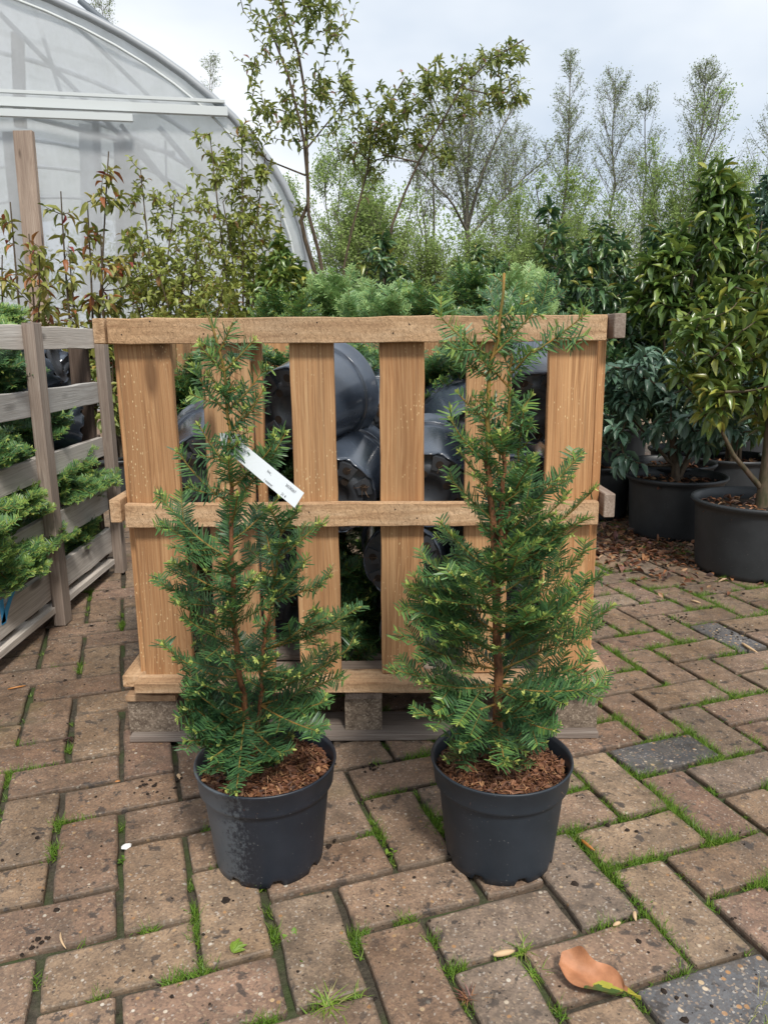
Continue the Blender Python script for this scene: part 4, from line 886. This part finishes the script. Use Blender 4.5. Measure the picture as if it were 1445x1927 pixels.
small_tree('thin small tree with a forked top, middle of the three in the centre', 5.0,
  [([(643, 520, 0), (665, 420, 0), (690, 330, 0), (700, 250, 0), (735, 190, 0), (760, 150, 0)], .011, .004), ([(690, 330, 0), (700, 310, 0), (660, 270, 0)], .005, .003)],
  [([(700, 260), (750, 160)], [.20, .16], 70), ([(660, 280), (700, 320)], [.14, .1], 22), ([(770, 200), (790, 260)], [.14, .12], 22)], 0, 0)
small_tree('small tree leaning to the right with an arching leafy top', 4.9,
  [([(722, 510, 0), (735, 430, 0), (775, 330, 0), (800, 280, 0), (850, 200, 0), (880, 140, 0), (985, 75, 0)], .013, .004), ([(785, 305, 0), (720, 290, 0), (690, 240, 0)], .006, .003), ([(865, 165, 0), (930, 180, 0), (975, 150, 0)], .005, .003), ([(800, 280, 0), (830, 300, 0), (845, 310, 0)], .004, .002)],
  [([(800, 290), (860, 180), (900, 120), (990, 80)], [.16, .24, .2, .06], 90), ([(790, 160), (860, 130)], [.14, .14], 40), ([(900, 200), (970, 170)], [.15, .12], 36), ([(730, 290), (690, 240)], [.12, .12], 30), ([(820, 310), (850, 300)], [.08, .06], 10)], 0, 0)

# birches and far trees ---------------------------------------------------------
rng = np.random.default_rng(91)
def twiggy(bb, lb, limb, prof, nbr, ntw, nleaf, leaf, elev, tone, s0=.12, rb=.009, spread=.05):
    """fine branching on one limb: branches, side twigs and scattered small leaves"""
    ss = np.sort(rng.uniform(s0, .985, nbr)); P, T = along(limb, ss); LP_, LD = [], []
    for i in range(nbr):
        Lb = np.interp(ss[i], [q[0] for q in prof], [q[1] for q in prof])*rng.uniform(.6, 1.15); a = i*2.39996+rng.normal(0, .5); e = elev+rng.normal(0, .18)
        d = nrm(np.array([math.cos(a)*math.cos(e), math.sin(a)*math.cos(e), math.sin(e)])+T[i]*.25); B = P[i]+d*Lb; K = P[i]+d*Lb*.5+np.array([0, 0, -.08*Lb])+rng.normal(0, .04*Lb, 3); br = bez(P[i], B, K, 5)
        bb.tube(br, np.linspace(rb*(.5+.5*min(1, Lb)), rb*.28, 5), 3)
        q = rng.uniform(.18, 1, ntw); Q, TT = along(br, q)
        for k in range(ntw):
            dd = nrm(TT[k]*.8+rng.normal(0, .55, 3)+np.array([0, 0, .25])); l = Lb*(1.1-q[k])*.45*rng.uniform(.5, 1.2)+.10; E_ = Q[k]+dd*l; bb.tube(np.array([Q[k], (Q[k]+E_)/2+rng.normal(0, .04*l, 3), E_]), [rb*.32, rb*.26, rb*.18], 3)
            n = max(2, int(nleaf*min(1.5, .4+l))); t_ = rng.uniform(.1, 1.05, n)[:, None]; LP_.append(Q[k]+dd*l*t_+rng.normal(0, spread, (n, 3))); LD.append(nrm(rng.normal(0, 1, (n, 3))+dd*.5-[0, 0, .3]))
    P_ = np.concatenate(LP_); D_ = np.concatenate(LD); n = len(P_)
    lb.tmpl(SMALL, P_, D_, nrm(rng.normal(0, 1, (n, 3))), leaf*rng.uniform(.6, 1.25, n), leaf*.6*rng.uniform(.6, 1.2, n), 0, np.clip(rng.normal(*tone, n), 0, 1))
def far_tree(name, px, ptop, Y, wpx, lb, mat, nbr=46, ntw=8, nleaf=6, leaf=.045, stems=1, profile=None, tone=(.5, .2), bm='far_bark', zb=.12, r0=.045, elev=.9, rb=.009):
    top = at(px, ptop, Y); c = np.array([top[0], Y, 0.]); w = wpx/FPX*Y
    t = thing(name, lb, 'tree', (float(c[0]), float(Y), 0), 'trees beyond the nursery beds'); H = top[2]; bb, lf = Batch(), Batch(); tb = Batch()
    for q in range(stems):
        e = np.array([c[0]+(rng.uniform(-.65, .65)*w if q else rng.normal(0, .05*w)), Y+rng.normal(0, .3*w), H*(1 if q == 0 else rng.uniform(.65, .97))])
        limb = bez(c+[rng.normal(0, .12)*(stems > 1), 0, 0], e, np.array([c[0]*.7+e[0]*.3+rng.normal(0, .08*w), Y, H*.5]), 12); limb[1:-1, :2] += rng.normal(0, .012*H, (10, 2))*.5
        tb.tube(limb, np.linspace(r0*(1 if q == 0 else .6), .006, 12), 5)
        pr = [(a, b*w) for a, b in (profile or [(0, .9), (.3, 1.), (.6, .8), (.85, .45), (1, .09)])]
        twiggy(bb, lf, limb, pr, nbr, ntw, nleaf, leaf, elev, tone, zb, rb, leaf*.9)
    tb.obj('trunk', M[bm], t); bb.obj('branches', M[bm], t, kind='stuff'); lf.obj('foliage', M[mat], t, kind='stuff'); return t
BR = [(1078, 92, 16, 48, 320, 'tall narrow birch with sparse fresh leaves, just right of centre'), (1168, 125, 17, 62, 330, 'birch with a broken looking airy crown right of the narrow one'), (1222, 165, 18, 48, 260, 'thinner birch close behind the airy crowned one'),
      (1335, 115, 17, 70, 460, 'dense topped birch second from the right edge'), (1425, 180, 18, 62, 300, 'brownish birch at the right edge'), (210, 2, 20, 55, 260, 'birch tip showing above the polytunnel ridge'), (378, 78, 20, 52, 260, 'birch top showing above the sloping tunnel edge'), (968, 230, 19, 70, 260, 'faint birch behind the open crowned tree')]
for px, pt, Y, w, n, lb in BR: far_tree('birch_tree', px, pt, Y, w*2.1, lb, 'birch', int(n/3.6), 11, 9, .040, rb=.008)
def open_tree():
    Y = 12.5; P = lambda *q: np.array([at(x, y, Y+dy) for x, y, dy in q]); b0 = at(882, 640, Y); b0[2] = 0
    t = thing('bare_tree', 'open crowned tree with many rising limbs behind the leaning small tree', 'tree', tuple(b0), 'trees beyond the nursery beds')
    tr = [(np.concatenate([[b0], P((880, 470, 0), (878, 330, 0), (890, 200, 0), (895, 110, 0))]), .06, .006), (P((880, 460, 0), (868, 350, .2), (835, 250, .3), (800, 170, .3)), .03, .005), (P((879, 430, 0), (905, 330, -.2), (940, 250, -.2), (970, 190, 0)), .03, .005), (P((880, 450, 0), (930, 390, .3), (990, 330, .4), (1040, 290, .4)), .025, .005), (P((880, 440, 0), (850, 380, -.4), (800, 330, -.5), (760, 300, -.5)), .025, .005), (P((879, 370, 0), (870, 280, .5), (860, 180, .5)), .025, .005)]
    bb, lf, tb = Batch(), Batch(), Batch()
    for k, (pl, r0, r1) in enumerate(tr):
        sp, _ = along(pl, np.linspace(0, 1, 12)); tb.tube(sp, np.linspace(r0, r1, 12), 5); twiggy(bb, lf, sp, [(0, .9), (.5, .8), (1, .3)], 34 if k else 46, 9, 8, .036, .8, (.5, .2), .45 if k == 0 else .15, .007, .04)
    tb.obj('trunk', M['far_bark'], t); bb.obj('branches', M['far_bark'], t, kind='stuff'); lf.obj('foliage', M['birch'], t, kind='stuff')
open_tree()
far_tree('bare_tree', 812, 190, 13, 70, 'slender limbed tree left of the open crowned one', 'birch', 26, 7, 6, .04, stems=3, r0=.035)
WL = [(1050, 330, 10, 60, 300, 'fresh green willow bush at the foot of the narrow birch'), (1290, 230, 11, 75, 420, 'tall fresh green willow bush below the dense topped birch'), (640, 260, 10, 62, 360, 'light green willow behind the middle small tree'), (700, 370, 9.5, 70, 260, 'pale willow shoots behind the crate centre'),
      (800, 450, 10, 80, 330, 'low green thicket left of the bare tree'), (920, 470, 10, 70, 260, 'low green bush right of the bare trunk'), (1140, 400, 11, 80, 320, 'green willow thicket between the birches'), (1400, 330, 12, 70, 260, 'fresh green bush below the brownish birch'), (540, 360, 11, 60, 200, 'pale willow behind the twin stemmed small tree'), (980, 380, 12, 60, 220, 'yellow green willow left of the narrow birch')]
for px, pt, Y, w, n, lb in WL: far_tree('willow_tree', px, pt, Y, w*1.7, lb, 'willow', 24, 10, 26, .034, stems=6, profile=[(0, 1.), (.5, .9), (.8, .6), (1, .25)], zb=.1, r0=.02, elev=1., rb=.006)
# distant scrub that reads as one mass
hb = Batch(); n = 60000; X = rng.uniform(-14, 22, n); Yq = 19+rng.uniform(0, 4, n); Z = rng.random(n)**1.1*(3.7+.9*np.sin(X*.9)+.5*np.sin(X*2.3+1)); P = np.stack([X, Yq, Z], -1)
hb.tmpl(SMALL, P, nrm(rng.normal(0, 1, (n, 3))), nrm(rng.normal(0, 1, (n, 3))), rng.uniform(.06, .14, n), rng.uniform(.03, .07, n), 0, np.clip(rng.normal(.45, .25, n), 0, 1)); hb.obj('distant_thicket', M['willow'], kind='stuff')

# ------------------------------------------------------------------ polytunnel
def polytunnel():
    rt = math.radians(11); ux = np.array([math.cos(rt), math.sin(rt), 0]); uy = np.array([-math.sin(rt), math.cos(rt), 0])
    corner = at(587, 520, 7.3); corner[2] = 0; org = corner-ux*4.0
    t = thing('polytunnel', 'large polytunnel with translucent film end wall and white rail at the left', 'greenhouse', tuple(org))
    def arch(n=40, a=4.0, b_=2.45, z0=1.4):
        th = np.linspace(0, math.pi, n); pts = [(a, 0), (a, z0*.5)]+[(a*math.cos(q), z0+b_*math.sin(q)) for q in th]+[(-a, z0*.5), (-a, 0)]; return np.array(pts)
    A = arch(); 
    def W3(p, d): return org+p[0]*ux+p[1]*np.array([0, 0, 1.])+d*uy
    # end wall as grid
    b = Batch(); nxx, nzz = 60, 24; V = []
    xs = np.linspace(-4, 4, nxx)
    for x in xs:
        top = 1.4+2.45*math.sqrt(max(0, 1-(x/4)**2))
        for k in range(nzz): z = top*k/(nzz-1); V.append(W3((x*.999, z), .02*math.sin(x*3+z*1.4)*math.sin(z*1.7)+.012*math.sin(7*x-3*z)))
    i = np.arange(nxx-1)[:, None]*nzz; j = np.arange(nzz-1)[None]; b.add(V, np.stack([i+j, i+nzz+j, i+nzz+j+1, i+j+1], -1).reshape(-1, 4)); b.obj('end_film', M['film'], t)
    b = Batch(); n = len(A); V = [W3(A[k], d) for d in np.linspace(-.05, 14, 9) for k in range(n)]; i = np.arange(8)[:, None]*n; j = np.arange(n-1)[None]; b.add(V, np.stack([i+j, i+j+1, i+n+j+1, i+n+j], -1).reshape(-1, 4)); b.obj('roof_film', M['film'], t)
    for d, r in ((-.03, .035), (2, .025), (4, .025), (6, .025), (8, .025), (11, .025)):
        b = Batch(); b.tube([W3(p*.995, d) for p in A], r, 8); b.obj('hoop', M['steel'], t)
    b = Batch(); b.tube([W3(p*np.array([.965, .972]), -.02) for p in A], .012, 6); b.obj('film_clamp', M['alu'], t)
    zr = at(300, 208, 7.15)[2]
    def bar(name, p, q, h, th, mt, d=-.07): board(name, W3(p, d), W3(q, d), (0, 0, 1), h, th, mt, t, seg=4, wob=.0)
    bar('rail', (-4, zr-.02), (3.32, zr-.03), .07, .05, M['alu']); bar('rail', (-4, zr+.05), (3.3, zr+.045), .025, .03, M['alu'], -.085)
    bar('rail', (-4, zr-.12), (2.55, zr-.125), .055, .04, M['alu'], -.13)
    def tb(name, p, q, d, r, mt): b = Batch(); b.tube([W3(p, d), W3(q, d)], r, 6); b.obj(name, mt, t)
    def wp(px, py, d):   # wall coordinates of the sight line at depth d behind the wall
        dr = ray(px, py); o = org+d*uy; s = ((o-CAM)@uy)/(dr@uy); P = CAM+dr*s; return np.array([(P-org)@ux, P[2]])
    for (p, q, d, r) in (((0, 25), (330, 360), .12, .022), ((95, 0), (300, 200), .5, .02), ((60, 0), (120, 190), 1.2, .02), ((180, 225), (185, 330), .1, .03), ((228, 235), (360, 400), .15, .02), ((312, 265), (315, 420), .3, .01), ((-60, 190), (330, 290), 1.6, .025), ((0, 60), (200, 120), 2.5, .03), ((300, 240), (420, 380), 1.2, .03), ((150, 0), (420, 230), 3.4, .04)):
        tb('brace', wp(*p, d), wp(*q, d), d, r, M['brace'])
    def post(px0, px1, y0, y1, d, mt): c0 = wp((px0+px1)/2, y0, d); c1 = wp((px0+px1)/2+6, y1, d); w = (wp(px1, y0, d)-wp(px0, y0, d))[0]; board('post', W3(c0, d), W3(c1, d), ux, w, .05, mt, t)
    post(22, 45, 62, 240, .35, M['dark_post']); post(215, 262, 270, 560, .5, M['dark_post']); post(150, 190, 235, 560, 2.5, M['steel'])
    # door frame and crates standing inside show as grey shapes low behind the film
    bar('base_board', (-4, .12), (4, .12), .24, .03, M['post_wood'], -.04)
    return org, ux, uy
rng = np.random.default_rng(95); polytunnel()
for x0, x1, yt, lb, mt, dy in ((28, 62, 247, 'pale timber plank standing upright against the tunnel film', 'post_wood', 0.), (6, 32, 249, 'dark timber plank behind the tunnel film just left of the pale one', 'dark_post', .85)):
    a = at((x0+x1)/2, yt, 6.55+dy); w = (x1-x0)/FPX*6.4; f = np.array([a[0]+.01, 6.45+dy, 0.]); t = thing('timber_plank', lb, 'plank', tuple(f)); board('plank_body', f, a, (1, 0, 0), w, .05, M[mt], t)

# ------------------------------------------------------------------ two main plants
L_TR = [([(478, 1425, 0), (462, 1340, 0), (448, 1250, 0), (440, 1150, 0), (436, 1060, 0), (437, 960, 0), (434, 860, 0), (430, 780, 0), (425, 720, 0), (408, 650, 0), (392, 590, 0)], .0055, .0016), ([(480, 1425, .01), (492, 1300, .02), (500, 1180, .02), (520, 1080, .01), (530, 1000, 0)], .004, .0016)]
L_TIPS = [(383, 572, 0, 1.6), (438, 607, -.01, 1.5), (478, 640, .01, 1.3), (500, 690, .02, 1.2), (378, 650, -.02, 1.1), (495, 735, 0, 1.), (365, 690, .03, 1.), (520, 830, -.02, 1.), (538, 815, .02, 1.1), (335, 850, -.01, 1.3), (300, 930, .0, 1.1), (375, 800, 0, 1.2), (308, 985, .0, .7), (560, 955, .0, 1.2),
          (600, 985, .0, .9), (290, 1092, .0, .45), (330, 1060, -.05, .7), (572, 1060, -.03, .9), (620, 1085, .02, .5), (672, 1145, -.02, .55), (668, 1212, .0, .6), (308, 1215, -.03, .6), (345, 1160, -.05, .7), (480, 1090, -.09, .8), (430, 1140, -.10, .7), (600, 1150, -.04, .7), (345, 1335, -.03, .3), (350, 1395, -.07, .05), (445, 1490, -.13, -.5), (400, 1425, -.09, 0.), (612, 1320, -.02, .25), (595, 1375, -.08, .0), (560, 1270, -.07, .4), (385, 1290, -.06, .4), (500, 1240, -.10, .5), (640, 1270, .03, .3), (530, 1420, -.07, -.2)]
R_TR = [([(937, 1420, 0), (936, 1300, 0), (934, 1180, 0), (930, 1060, 0), (924, 950, 0), (918, 850, 0), (917, 760, 0), (922, 690, 0), (938, 630, 0), (945, 570, 0), (946, 512, 0)], .0085, .0018), ([(936, 1120, 0), (942, 1000, .0), (948, 880, .01), (955, 780, .01), (961, 700, .01), (965, 670, .01)], .005, .0018), ([(936, 1080, .01), (960, 960, .02), (975, 850, .02), (985, 790, .02)], .003, .0012)]
R_TIPS = [(822, 588, -.01, .9), (1102, 590, .0, .75), (1003, 588, .0, 1.2), (985, 560, .02, 1.6), (835, 640, .02, .9), (868, 625, .01, 1.2), (1000, 660, -.02, 1.), (848, 790, -.02, 1.), (862, 740, .0, 1.1), (1000, 745, .01, 1.1), (985, 775, -.02, 1.1), (865, 850, -.03, 1.), (845, 900, .0, .9), (1092, 855, .02, 1.0), (1120, 915, .0, .8), (1000, 870, -.03, 1.2), (1060, 940, -.02, .9), (830, 985, -.02, .9), (795, 1050, .0, .7), (768, 1100, -.02, .5), (762, 1140, .0, .3), (745, 1188, -.02, .4), (1105, 1035, .0, .8), (1130, 1080, -.03, .7), (1152, 1140, .0, .6), (1080, 1120, -.05, .8), (735, 1258, -.02, .2), (782, 1100, .03, .7), (1140, 1290, -.05, .15), (1110, 1240, .0, .4),
          (785, 1345, -.05, .15), (1045, 1375, -.08, .0), (805, 1285, -.04, .3), (860, 1180, -.09, .6), (1000, 1150, -.10, .7), (900, 1090, -.10, .8), (975, 1040, -.09, .9), (950, 1440, -.08, -.3), (870, 1400, -.07, -.1), (1000, 1320, -.10, .2), (1060, 1180, -.03, .6), (850, 1080, -.05, .8)]
PR_L = [(0, .07), (.12, .09), (.25, .105), (.4, .115), (.52, .10), (.62, .07), (.72, .055), (.85, .035), (1, .012)]
PR_R = [(0, .08), (.12, .10), (.3, .12), (.45, .105), (.55, .08), (.66, .05), (.8, .035), (1, .012)]
yew_plant((504, 1500), 'dark green potted yew with a white paper tag, in the dusty pot on the left', M['pot_dusty'], L_TR, L_TIPS, PR_L, 50, .70, 5, .34)
yew_plant((941, 1500), 'potted yew with thick orange brown stem and pale tips in the clean right pot', M['pot'], R_TR, R_TIPS, PR_R, 38, .76, 6, .43)

# paper tag on the left plant
def plant_tag():
    Y = 1.135; t0, t1, b0, b1 = at(448, 826, 1.12), at(574, 930, 1.03), at(430, 851, 1.12), at(554, 954, 1.03)
    t = thing('plant_tag', 'white paper tag with black print hanging on the left yew', 'label', tuple((t0+b1)/2))
    x = nrm((t1+b1)-(t0+b0)); y = nrm(t0-b0); y = nrm(y-x*(x@y)); nn = np.cross(x, y)      # nn points to the camera
    Ls = float(np.linalg.norm(t1-t0)); Hs = float(abs((t0-b0)@y)); o = b0
    def strip(name, pts, th=.0003, mat=M['white_tag']):
        b = Batch(); V = np.array(pts); n = len(V)//2; F = [[2*k, 2*k+2, 2*k+3, 2*k+1] for k in range(n-1)]
        b.add(V, F); b.add(V-nn*th, [f[::-1] for f in F]); return b.obj(name, mat, t, smooth=True)
    pts = []
    for s in np.linspace(0, 1, 14):
        p = o+x*Ls*s+nn*(.0016*math.sin(s*3.1)); pts += [p, p+y*Hs]
    strip('tag_strip', pts)
    q = [at(x_, y_, Y+.004) for x_, y_ in ((418, 846), (414, 815), (434, 862), (430, 816), (446, 833), (445, 817), (460, 838), (461, 818))]
    strip('tag_loop', q)
    def text(s, u, v, size):
        cu_ = bpy.data.curves.new('lettering', 'FONT'); cu_.body = s; cu_.size = size; ob = bpy.data.objects.new('tmp', cu_); C.objects.link(ob)
        dg = bpy.context.evaluated_depsgraph_get(); me = bpy.data.meshes.new_from_object(ob.evaluated_get(dg)); bpy.data.objects.remove(ob); me.materials.clear(); me.materials.append(M['ink'])
        p = o+x*Ls*u+y*Hs*v+nn*(.0016*math.sin(u*3.1)+.0009)-(np.array(ORG[t.name]))
        link('lettering', me, t, mat4=Matrix(((x[0], y[0], nn[0], p[0]), (x[1], y[1], nn[1], p[1]), (x[2], y[2], nn[2], p[2]), (0, 0, 0, 1))))
    for s, u, v in (('cata struik_60/80 c5', .04, .66), ('bos_', .53, .62), ('20230267', .79, .66), ('izendera,', .10, .10), ('/ weener,', .55, .10), ('21 4', .80, .10)): text(s, u, v, .0052)
plant_tag()

# ------------------------------------------------------------------ small things on the bricks
rng = np.random.default_rng(111)
def big_leaf():
    tip = gnd(1052, 1822, .006); stem = gnd(1205, 1884, .004); d = stem-tip; Ln = float(np.linalg.norm(d)); x = nrm(d); y = np.array([-x[1], x[0], 0.]); y = -y if y[1] < 0 else y

    b = Batch(); nu, nv = 70, 29; V = []; 
    for i in range(nu):
        s = i/(nu-1)
        w = .030*(math.sin(math.pi*min(1, s/.82))**.6 if s < .82 else 0)+.0012
        w = .030*max(0, math.sin(math.pi*min(1., (s+.04)/.84)))**.65 if s < .8 else .0014+.030*max(0, (.82-s))*.6
        for j in range(nv):
            v = -1+2*j/(nv-1); fold = .012*abs(v)**1.4*(.5+.5*math.sin(s*3.1)); lift = .013*max(0, v)**1.5*math.exp(-((s-.22)/.13)**2)*1.5+.002*math.sin(s*11+v*5)*v*v
            z = .004+fold+lift+.003*math.sin(s*9+v*2)+.010*math.exp(-((s)/.12)**2); yy = v*w*(1-.35*max(0, v)*math.exp(-((s-.3)/.2)**2))
            V.append(tip+x*s*Ln+y*yy+np.array([0, 0, z-.004+.001]))
    F = []; tone = []
    for i in range(nu-1):
        for j in range(nv-1):
            F.append([i*nv+j, i*nv+j+1, (i+1)*nv+j+1, (i+1)*nv+j]); s = i/nu; v = -1+2*j/(nv-1)
            tone.append(1. if s > .82 else (.72+.08*math.sin(s*40)*abs(v) if (s > .47+.1*v+.02*math.sin(v*9) and v < .0+.03*math.sin(s*30)) else (.9 if (s > .44+.02*math.sin(v*11) and v < .22+.05*math.sin(s*25)) else .08+.3*max(0, v)*math.exp(-((s-.2)/.12)**2)*1.4+rng.random()*.04)))
    b.add(V, F, 0, tone); b.add(np.array(V)-[0, 0, .0005], [f[::-1] for f in F], 0, tone)
    m = Mat('fallen_magnolia_leaf'); c = m.ramp(m.tone(), [(0., (.50, .22, .11)), (.25, (.42, .19, .09)), (.55, (.22, .09, .04)), (.72, (.07, .12, .03)), (.80, (.07, .13, .03)), (.88, (.38, .36, .05)), (1., (.45, .42, .06))])
    c = m.mix(.6, c, m.ramp(m.noise(m.pos(), 70, 4), [(.3, (.7, .66, .62)), (.7, (1.2, 1.2, 1.2))]), 'MULTIPLY')
    return single(b, 'fallen_leaf', m.out(c, .58, m.bump(m.noise(m.pos(), 240, 4), .5, .001), .4, .1), 'large curled orange brown leaf with a green and yellow base, on the bricks', 'leaf', tuple(tip))
big_leaf()
def lump_thing(name, px, py, r, mat, lb, cat, flat_=.5, stretch=(1, 1), ang=0.):
    p = gnd(px, py, .001); b = Batch(); lump(b, (0, 0, 0), r, .5, flat_); V = b.V[0].copy(); V[:, 0] *= stretch[0]; V[:, 1] *= stretch[1]; ca, sa = math.cos(ang), math.sin(ang); V = V@np.array([[ca, sa, 0], [-sa, ca, 0], [0, 0, 1]]); b.V = [V+p]
    single(b, name, mat, lb, cat, tuple(p), smooth=False)
lump_thing('white_shell', 238, 1593, .0098, M['white_stone'], 'small white shell lying beside the moss in a joint at the left', 'shell', .35, (1.1, .8), .4)
lump_thing('wood_chip', 337, 1460, .007, M['cut_wood'], 'pointed pale wood chip left of the dusty pot', 'wood chip', .3, (.7, 1.7), .3)
lump_thing('wood_chip', 222, 1470, .004, M['slug'], 'tiny orange wood chip beside a joint left of the dusty pot', 'wood chip', .3, (1.4, .7), .3)
def sliver(name, a, b_, r, mat, lb, cat, bend=.15, grp=None):
    A = gnd(*a, .004); B = gnd(*b_, .004); s = Batch(); K = (A+B)/2+np.array([bend*(B-A)[1], -bend*(B-A)[0], .004]); s.tube(bez(A, B, K, 7), np.array([.4, .9, 1, 1, .95, .7, .25])*r, 6, cap=True); single(s, name, mat, lb, cat, tuple(A), grp)
sliver('bark_sliver', (1093, 1580), (1119, 1601), .0028, M['slug'], 'bright orange curved sliver right of the clean pot', 'bark sliver')
sliver('wood_chip', (928, 1797), (968, 1789), .0042, M['cut_wood'], 'pale curled chip lying in a grass tuft below the right pot', 'wood chip')
sliver('wood_chip', (1194, 1716), (1196, 1733), .003, M['cut_wood'], 'short upright pale chip in the joint above the big leaf', 'wood chip')
sliver('wood_chip', (1153, 1742), (1167, 1736), .0028, M['cut_wood'], 'small brownish chip just left of the upright pale chip', 'wood chip')
sliver('twig', (15, 1297), (50, 1290), .0022, M['slug'], 'flat orange twig on the bricks near the left edge', 'twig')
sliver('twig', (115, 1755), (125, 1785), .0016, M['cut_wood'], 'thin brown twig beside a grass tuft at the lower left', 'twig')
sliver('twig', (1395, 1210), (1425, 1228), .004, M['cut_wood'], 'brown piece of wood beside the far dark brick', 'twig')
sliver('twig', (1300, 1130), (1318, 1135), .003, M['cut_wood'], 'pale dry stalk on the wet bricks in front of the big tub', 'twig')
def weed(px, py, n, ln, wd, lb, mat='grass', tone=(.6, .2), lean=(.9, .9, .6), T=BLADE, name='grass_tuft', cat='weed', seed=1):
    p = gnd(px, py, -.004); b = Batch(); D = nrm(np.stack([rng.normal(0, lean[0], n), rng.normal(-.1, lean[1], n), rng.uniform(.15, lean[2]*1.6, n)], -1)); P = np.repeat(p[None], n, 0)+np.c_[rng.normal(0, .004, (n, 2)), np.zeros(n)]
    b.tmpl(T, P, D, np.array([[0, 0, 1.]]).repeat(n, 0), ln*rng.uniform(.5, 1.15, n), wd, 0, np.clip(rng.normal(*tone, n), 0, 1)); single(b, name, M[mat], lb, cat, tuple(p), 'weeds growing between the bricks')
weed(622, 1893, 60, .042, .0024, 'largest bright grass tuft, at the bottom edge between the pots', tone=(.75, .15))
weed(672, 1880, 34, .022, .0014, 'small mossy weed right beside the largest grass tuft')
weed(985, 1790, 44, .034, .0014, 'spiky grass tuft below the right pot beside the curled chip', tone=(.75, .15))
weed(1003, 1832, 30, .026, .0013, 'thin grass tuft just below the spiky one')
weed(548, 1768, 12, .011, .008, 'pale clover like seedling in the joint below the dusty pot', T=LEAF[0], name='seedling', tone=(.55, .1))
weed(560, 1820, 7, .009, .006, 'tiny pale seedling in the joint further down', T=LEAF[0], name='seedling', tone=(.6, .1))
weed(738, 1610, 9, .011, .006, 'olive seedling in the joint between the two pots', T=LEAF[0], name='seedling', tone=(.7, .1))
weed(882, 1878, 50, .02, .0016, 'withered brown weed in the joint at the bottom edge', mat='litter', tone=(.5, .3), name='dead_weed')
weed(237, 1620, 16, .010, .006, 'round leaved weed below the white shell', T=LEAF[0], name='seedling', tone=(.4, .15))
weed(1425, 1895, 26, .06, .0012, 'dry straw coloured grass on the pale grey brick at the right', tone=(1, .05), lean=(1.2, 1.2, .4))
weed(1165, 1070, 18, .03, .006, 'green seedling among the dead leaves by the tub', T=NARROW, name='seedling', tone=(.5, .1))
p = gnd(436, 1795, .003); b = Batch(); a = np.array([-.9, -.45, 0., .45, .9, 0.2]); Dn = np.stack([np.cos(.9+a*.8), np.sin(.9+a*.8), np.full(6, .25)], -1); b.tmpl(LEAF[0], np.repeat(p[None], 6, 0)+Dn*.002, Dn, np.array([[0, -.2, 1.]]).repeat(6, 0), np.array([.018, .022, .02, .024, .018, .02]), .007, 0, .75)
single(b, 'leaf_sprig', M['grass'], 'fresh light green leaf sprig lying on a brick below the dusty pot', 'leaf', tuple(p))
p = gnd(134, 1390, .003); b = Batch(); n = 7; b.tmpl(LEAF[2], np.repeat(p[None], n, 0), nrm(np.c_[rng.normal(0, 1, (n, 2)), rng.uniform(0, .3, n)]), np.array([[0, 0, 1.]]).repeat(n, 0), .016, .009, 0, .02)
single(b, 'withered_flower', M['litter'], 'dark shrivelled flower on a brick left of the pallet', 'debris', tuple(p))
# leaf litter by the tubs
b = Batch(); n = 900; X = rng.normal(1.03, .16, n); Yl = rng.normal(3.0, .22, n); P = np.stack([X, Yl, .003+.02*rng.random(n)*np.exp(-((X-1.0)/.2)**2)], -1); D = nrm(np.c_[rng.normal(0, 1, (n, 2)), rng.normal(0, .25, n)])
b.tmpl(LEAF[1], P, D, nrm(rng.normal(0, .4, (n, 3))+[0, 0, 1]), rng.uniform(.012, .04, n), rng.uniform(.006, .02, n), 0, np.clip(rng.normal(.4, .3, n), 0, 1)); b.obj('leaf_litter', M['litter'], kind='stuff')
LT = [(1180, 1040, 'reddish dead leaf at the foot of the blue green laurel tub, leftmost'), (1215, 1045, 'orange dead leaf beside the reddish one at the tub foot'), (1130, 1045, 'brown dead leaf close to the corner of the pine crate'), (1240, 1040, 'curled red dead leaf in front of the tub'), (1262, 1042, 'russet dead leaf below the tub drain slot'), (1160, 1062, 'dull plum coloured dead leaf on the wet bricks'), (1145, 1010, 'tan dead leaf nearest the crate middle rail'), (1285, 1050, 'small orange dead leaf between the two tubs'), (1190, 1075, 'narrow brown dead leaf at the front of the litter'), (1165, 965, 'orange dead leaf beside the dark tub')]
for k, (x, y, lb) in enumerate(LT):
    p = gnd(x, y, .012); b = Batch(); a = rng.uniform(0, 6.28); b.tmpl(LEAF[k % 3], p[None], np.array([[math.cos(a), math.sin(a), .15]]), nrm(rng.normal(0, .3, (1, 3))+[0, 0, 1]), .055, .028, 0, [.45, .75, .3, .55, .6, .98, .85, .78, .3, .8][k])
    single(b, 'dead_leaf', M['litter'], lb, 'leaf', tuple(p), 'dead leaves beside the tubs')
